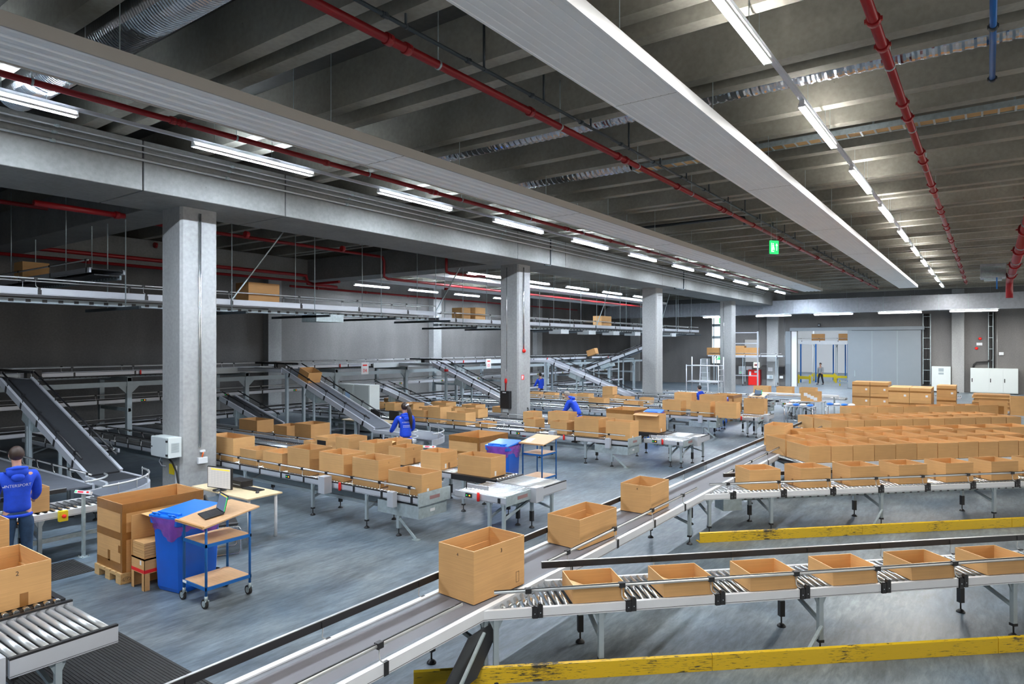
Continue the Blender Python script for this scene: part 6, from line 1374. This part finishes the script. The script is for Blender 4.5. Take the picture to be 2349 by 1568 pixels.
# station cabinets between the inclines and a station sign
for k, (x, lab) in enumerate(((-20.2, 'left white control cabinet with a small screen under the second incline'), (-19.3, 'right white control cabinet with a yellow warning triangle under the second incline'))):
    t = thing('control_cabinet', lab, 'cabinet', (x, 16.6, 0), 0, 'white cabinets under the second incline')
    MB().box(0, 0.85, 0, 0.5, 0.05, 1.75).build('housing', 'cabinet_pale', t, 0.008); d = MB().box(0.03, 0.82, -0.012, 0, 0.08, 1.72).build('door', 'cabinet_pale', t, 0.004)
    if k == 0: MB().box(0.42, 0.68, -0.02, -0.012, 1.2, 1.45).build('screen', 'screen_blue', d); MB().box(0.5, 0.58, -0.022, -0.012, 0.78, 0.84).box(0.5, 0.58, -0.022, -0.012, 0.4, 0.5).build('switch', 'black_plastic', d); MB().box(0.5, 0.58, -0.022, -0.012, 0.64, 0.72).build('yellow_switch', 'safety_yellow', d)
    else: MB().prism([(0.35, -0.012, 0.62), (0.6, -0.012, 0.62), (0.475, -0.012, 0.85)], (0, -0.004, 0)).build('warning_triangle', 'safety_yellow', d); MB().prism([(0.45, -0.016, 0.66), (0.5, -0.016, 0.72), (0.47, -0.016, 0.74), (0.5, -0.016, 0.8), (0.46, -0.016, 0.73), (0.48, -0.016, 0.71)], (0, -0.002, 0)).build('bolt_sign', 'ink', d)
t = thing('desk', 'maple table with a black chair behind the dim cartons', 'desk', (-17.6, 14.6, 0)); MB().box(0, 2.0, 0, 0.75, 0.72, 0.75).build('desk_top', 'desk_maple', t)
for a in (0.06, 1.94):
    for c in (0.06, 0.69): MB().box(a - .025, a + .025, c - .025, c + .025, 0, 0.72).build('leg', 'alu_frame', t)
for k, x in enumerate((-16.9, -16.0)):
    t = thing('chair', '%s black office chair behind the maple table under the incline' % ('left' if k == 0 else 'right'), 'chair', (x, 15.5, 0), 0, 'black chairs under the incline'); MB().box(-0.22, 0.22, -0.06, 0.0, 0.62, 1.05).build('backrest', 'black_plastic', t, 0.02); MB().box(-0.23, 0.23, 0, 0.45, 0.44, 0.5).build('seat', 'black_plastic', t, 0.02); MB().cyl((0, 0.2, 0.05), (0, 0.2, 0.44), 0.025, 8).build('column', 'black_plastic', t)
    b = MB()
    for i in range(5): a = 2 * math.pi * i / 5; b.bar((0, 0.2, 0.07), (0.28 * math.cos(a), 0.2 + 0.28 * math.sin(a), 0.03), 0.04, 0.03)
    b.build('star_base', 'black_plastic', t)
for k, (x, y, z, s) in enumerate(((-21.55, 18.9, 2.05, '04'), (-21.55, 27.4, 2.05, '05'))):
    t = thing('station_sign', 'white station sign with red lettering hanging under the gallery, %s one' % ('nearer' if k == 0 else 'farther'), 'sign', (x + 0.25, y, z), R(90), 'station signs'); MB().box(-0.2, 0.2, -0.01, 0.01, -0.05, 0.45).build('plate', 'paper', t)
    for o_ in (lettering('number', s, 0.22, 'red_plastic', t, (0, -0.0115, 0.1), (R(90), 0, 0)),): pass
    MB().box(-0.12, 0.12, -0.0125, -0.01, 0.3, 0.36).build('red_line', 'red_plastic', t)

# the hall beyond the opening
t = conveyor('gallery_conveyor', 'white gallery conveyor across the hall beyond the sliding door', (-16, 64.0), 0, 14, 0.9, 3.6, 'belt', 'white_frame', rails=[(0, 'alu', 0.2, 13.8, 0.2)], legs=[0.5, 3.3, 5.1, 6.6, 9.0, 12], belt='belt_black', fh=0.35, under=False, clamps=False, step=1.5)
for i, x in enumerate((-11.9, -9.7, -8.6)): carton('%s carton from left on the gallery beyond the sliding door' % ORD[i], (x, 64.1), 0, 1.0, 0.6, 0.6, 3.61, 'cartons beyond the door', 'cardboard_dark')
for i, (x, y) in enumerate(((-13.1, 60.5), (-12.1, 61.5), (-11.5, 66.0), (-10.5, 66.0), (-9.6, 61.5), (-9.0, 66))):
    o = MB().box(x, x + 0.1, y, y + 0.1, 0, 3.3).build('support_post', 'blue_paint'); tag(o, '%s blue post from left under the gallery beyond the door' % ORD[i], 'post', 'blue posts beyond the door')
for i, (x0, y0, L) in enumerate(((-13.2, 59.5, 1.3), (-10.6, 61.5, 3.2), (-13.0, 64.5, 2.2))):
    t = thing('guard_rail', '%s yellow guard rail from the door in the hall beyond' % ORD[i], 'barrier', (x0, y0, 0), R(-18) if i != 1 else R(22), 'yellow guard rails beyond the door'); MB().box(0, L, 0, 0.06, 0.35, 0.6).build('rail', 'safety_yellow', t)
    for x in (0.1, L - 0.2): MB().box(x, x + 0.12, 0.06, 0.18, 0, 0.7).build('post', 'safety_yellow', t)
t = thing('truss', 'white roof truss seen high in the hall beyond the door', 'truss', (-14, 70, 5.0)); b = MB().box(0, 10, 0, 0.1, 0, 0.1).box(0, 10, 0, 0.1, 1.4, 1.5)
for i in range(8): b.bar((0.2 + 1.2 * i, 0.05, 0.05), (0.8 + 1.2 * i, 0.05, 1.45), 0.08, 0.08).bar((0.8 + 1.2 * i, 0.05, 1.45), (1.4 + 1.2 * i, 0.05, 0.05), 0.08, 0.08)
b.box(0, 0.15, 0, 0.1, -5, 0).box(9.85, 10, 0, 0.1, -5, 0)
b.build('truss_frame', 'white_paint', t)
t = thing('roller_crate', 'grey low guard frame in the hall just beyond the door', 'barrier', (-9.6, 57.2, 0)); MB().box(0, 2.6, 0, 0.06, 0.45, 0.62).box(0, 2.6, 0, 0.06, 0.2, 0.32).build('rail', 'steel_grey', t)
for x in (0.1, 1.3, 2.4): MB().box(x, x + 0.08, 0.06, 0.14, 0, 0.65).build('post', 'safety_yellow', t)
SC.view_settings.view_transform = 'Standard'; SC.view_settings.look = 'None'; SC.view_settings.gamma = 1.0; SC.view_settings.use_curve_mapping = False
SC.view_settings.exposure = 0.08
wd = bpy.data.worlds.new('world'); SC.world = wd; wd.use_nodes = True
wd.node_tree.nodes['Background'].inputs[0].default_value = (1.0, 0.97, 0.92, 1); wd.node_tree.nodes['Background'].inputs[1].default_value = 3.0  # fill light entering through the added openings of the right wall
try:
    SC.cycles.use_denoising = True; SC.cycles.sample_clamp_indirect = 8.0; SC.cycles.max_bounces = 8; SC.cycles.diffuse_bounces = 5; SC.cycles.use_light_tree = True
except Exception: pass
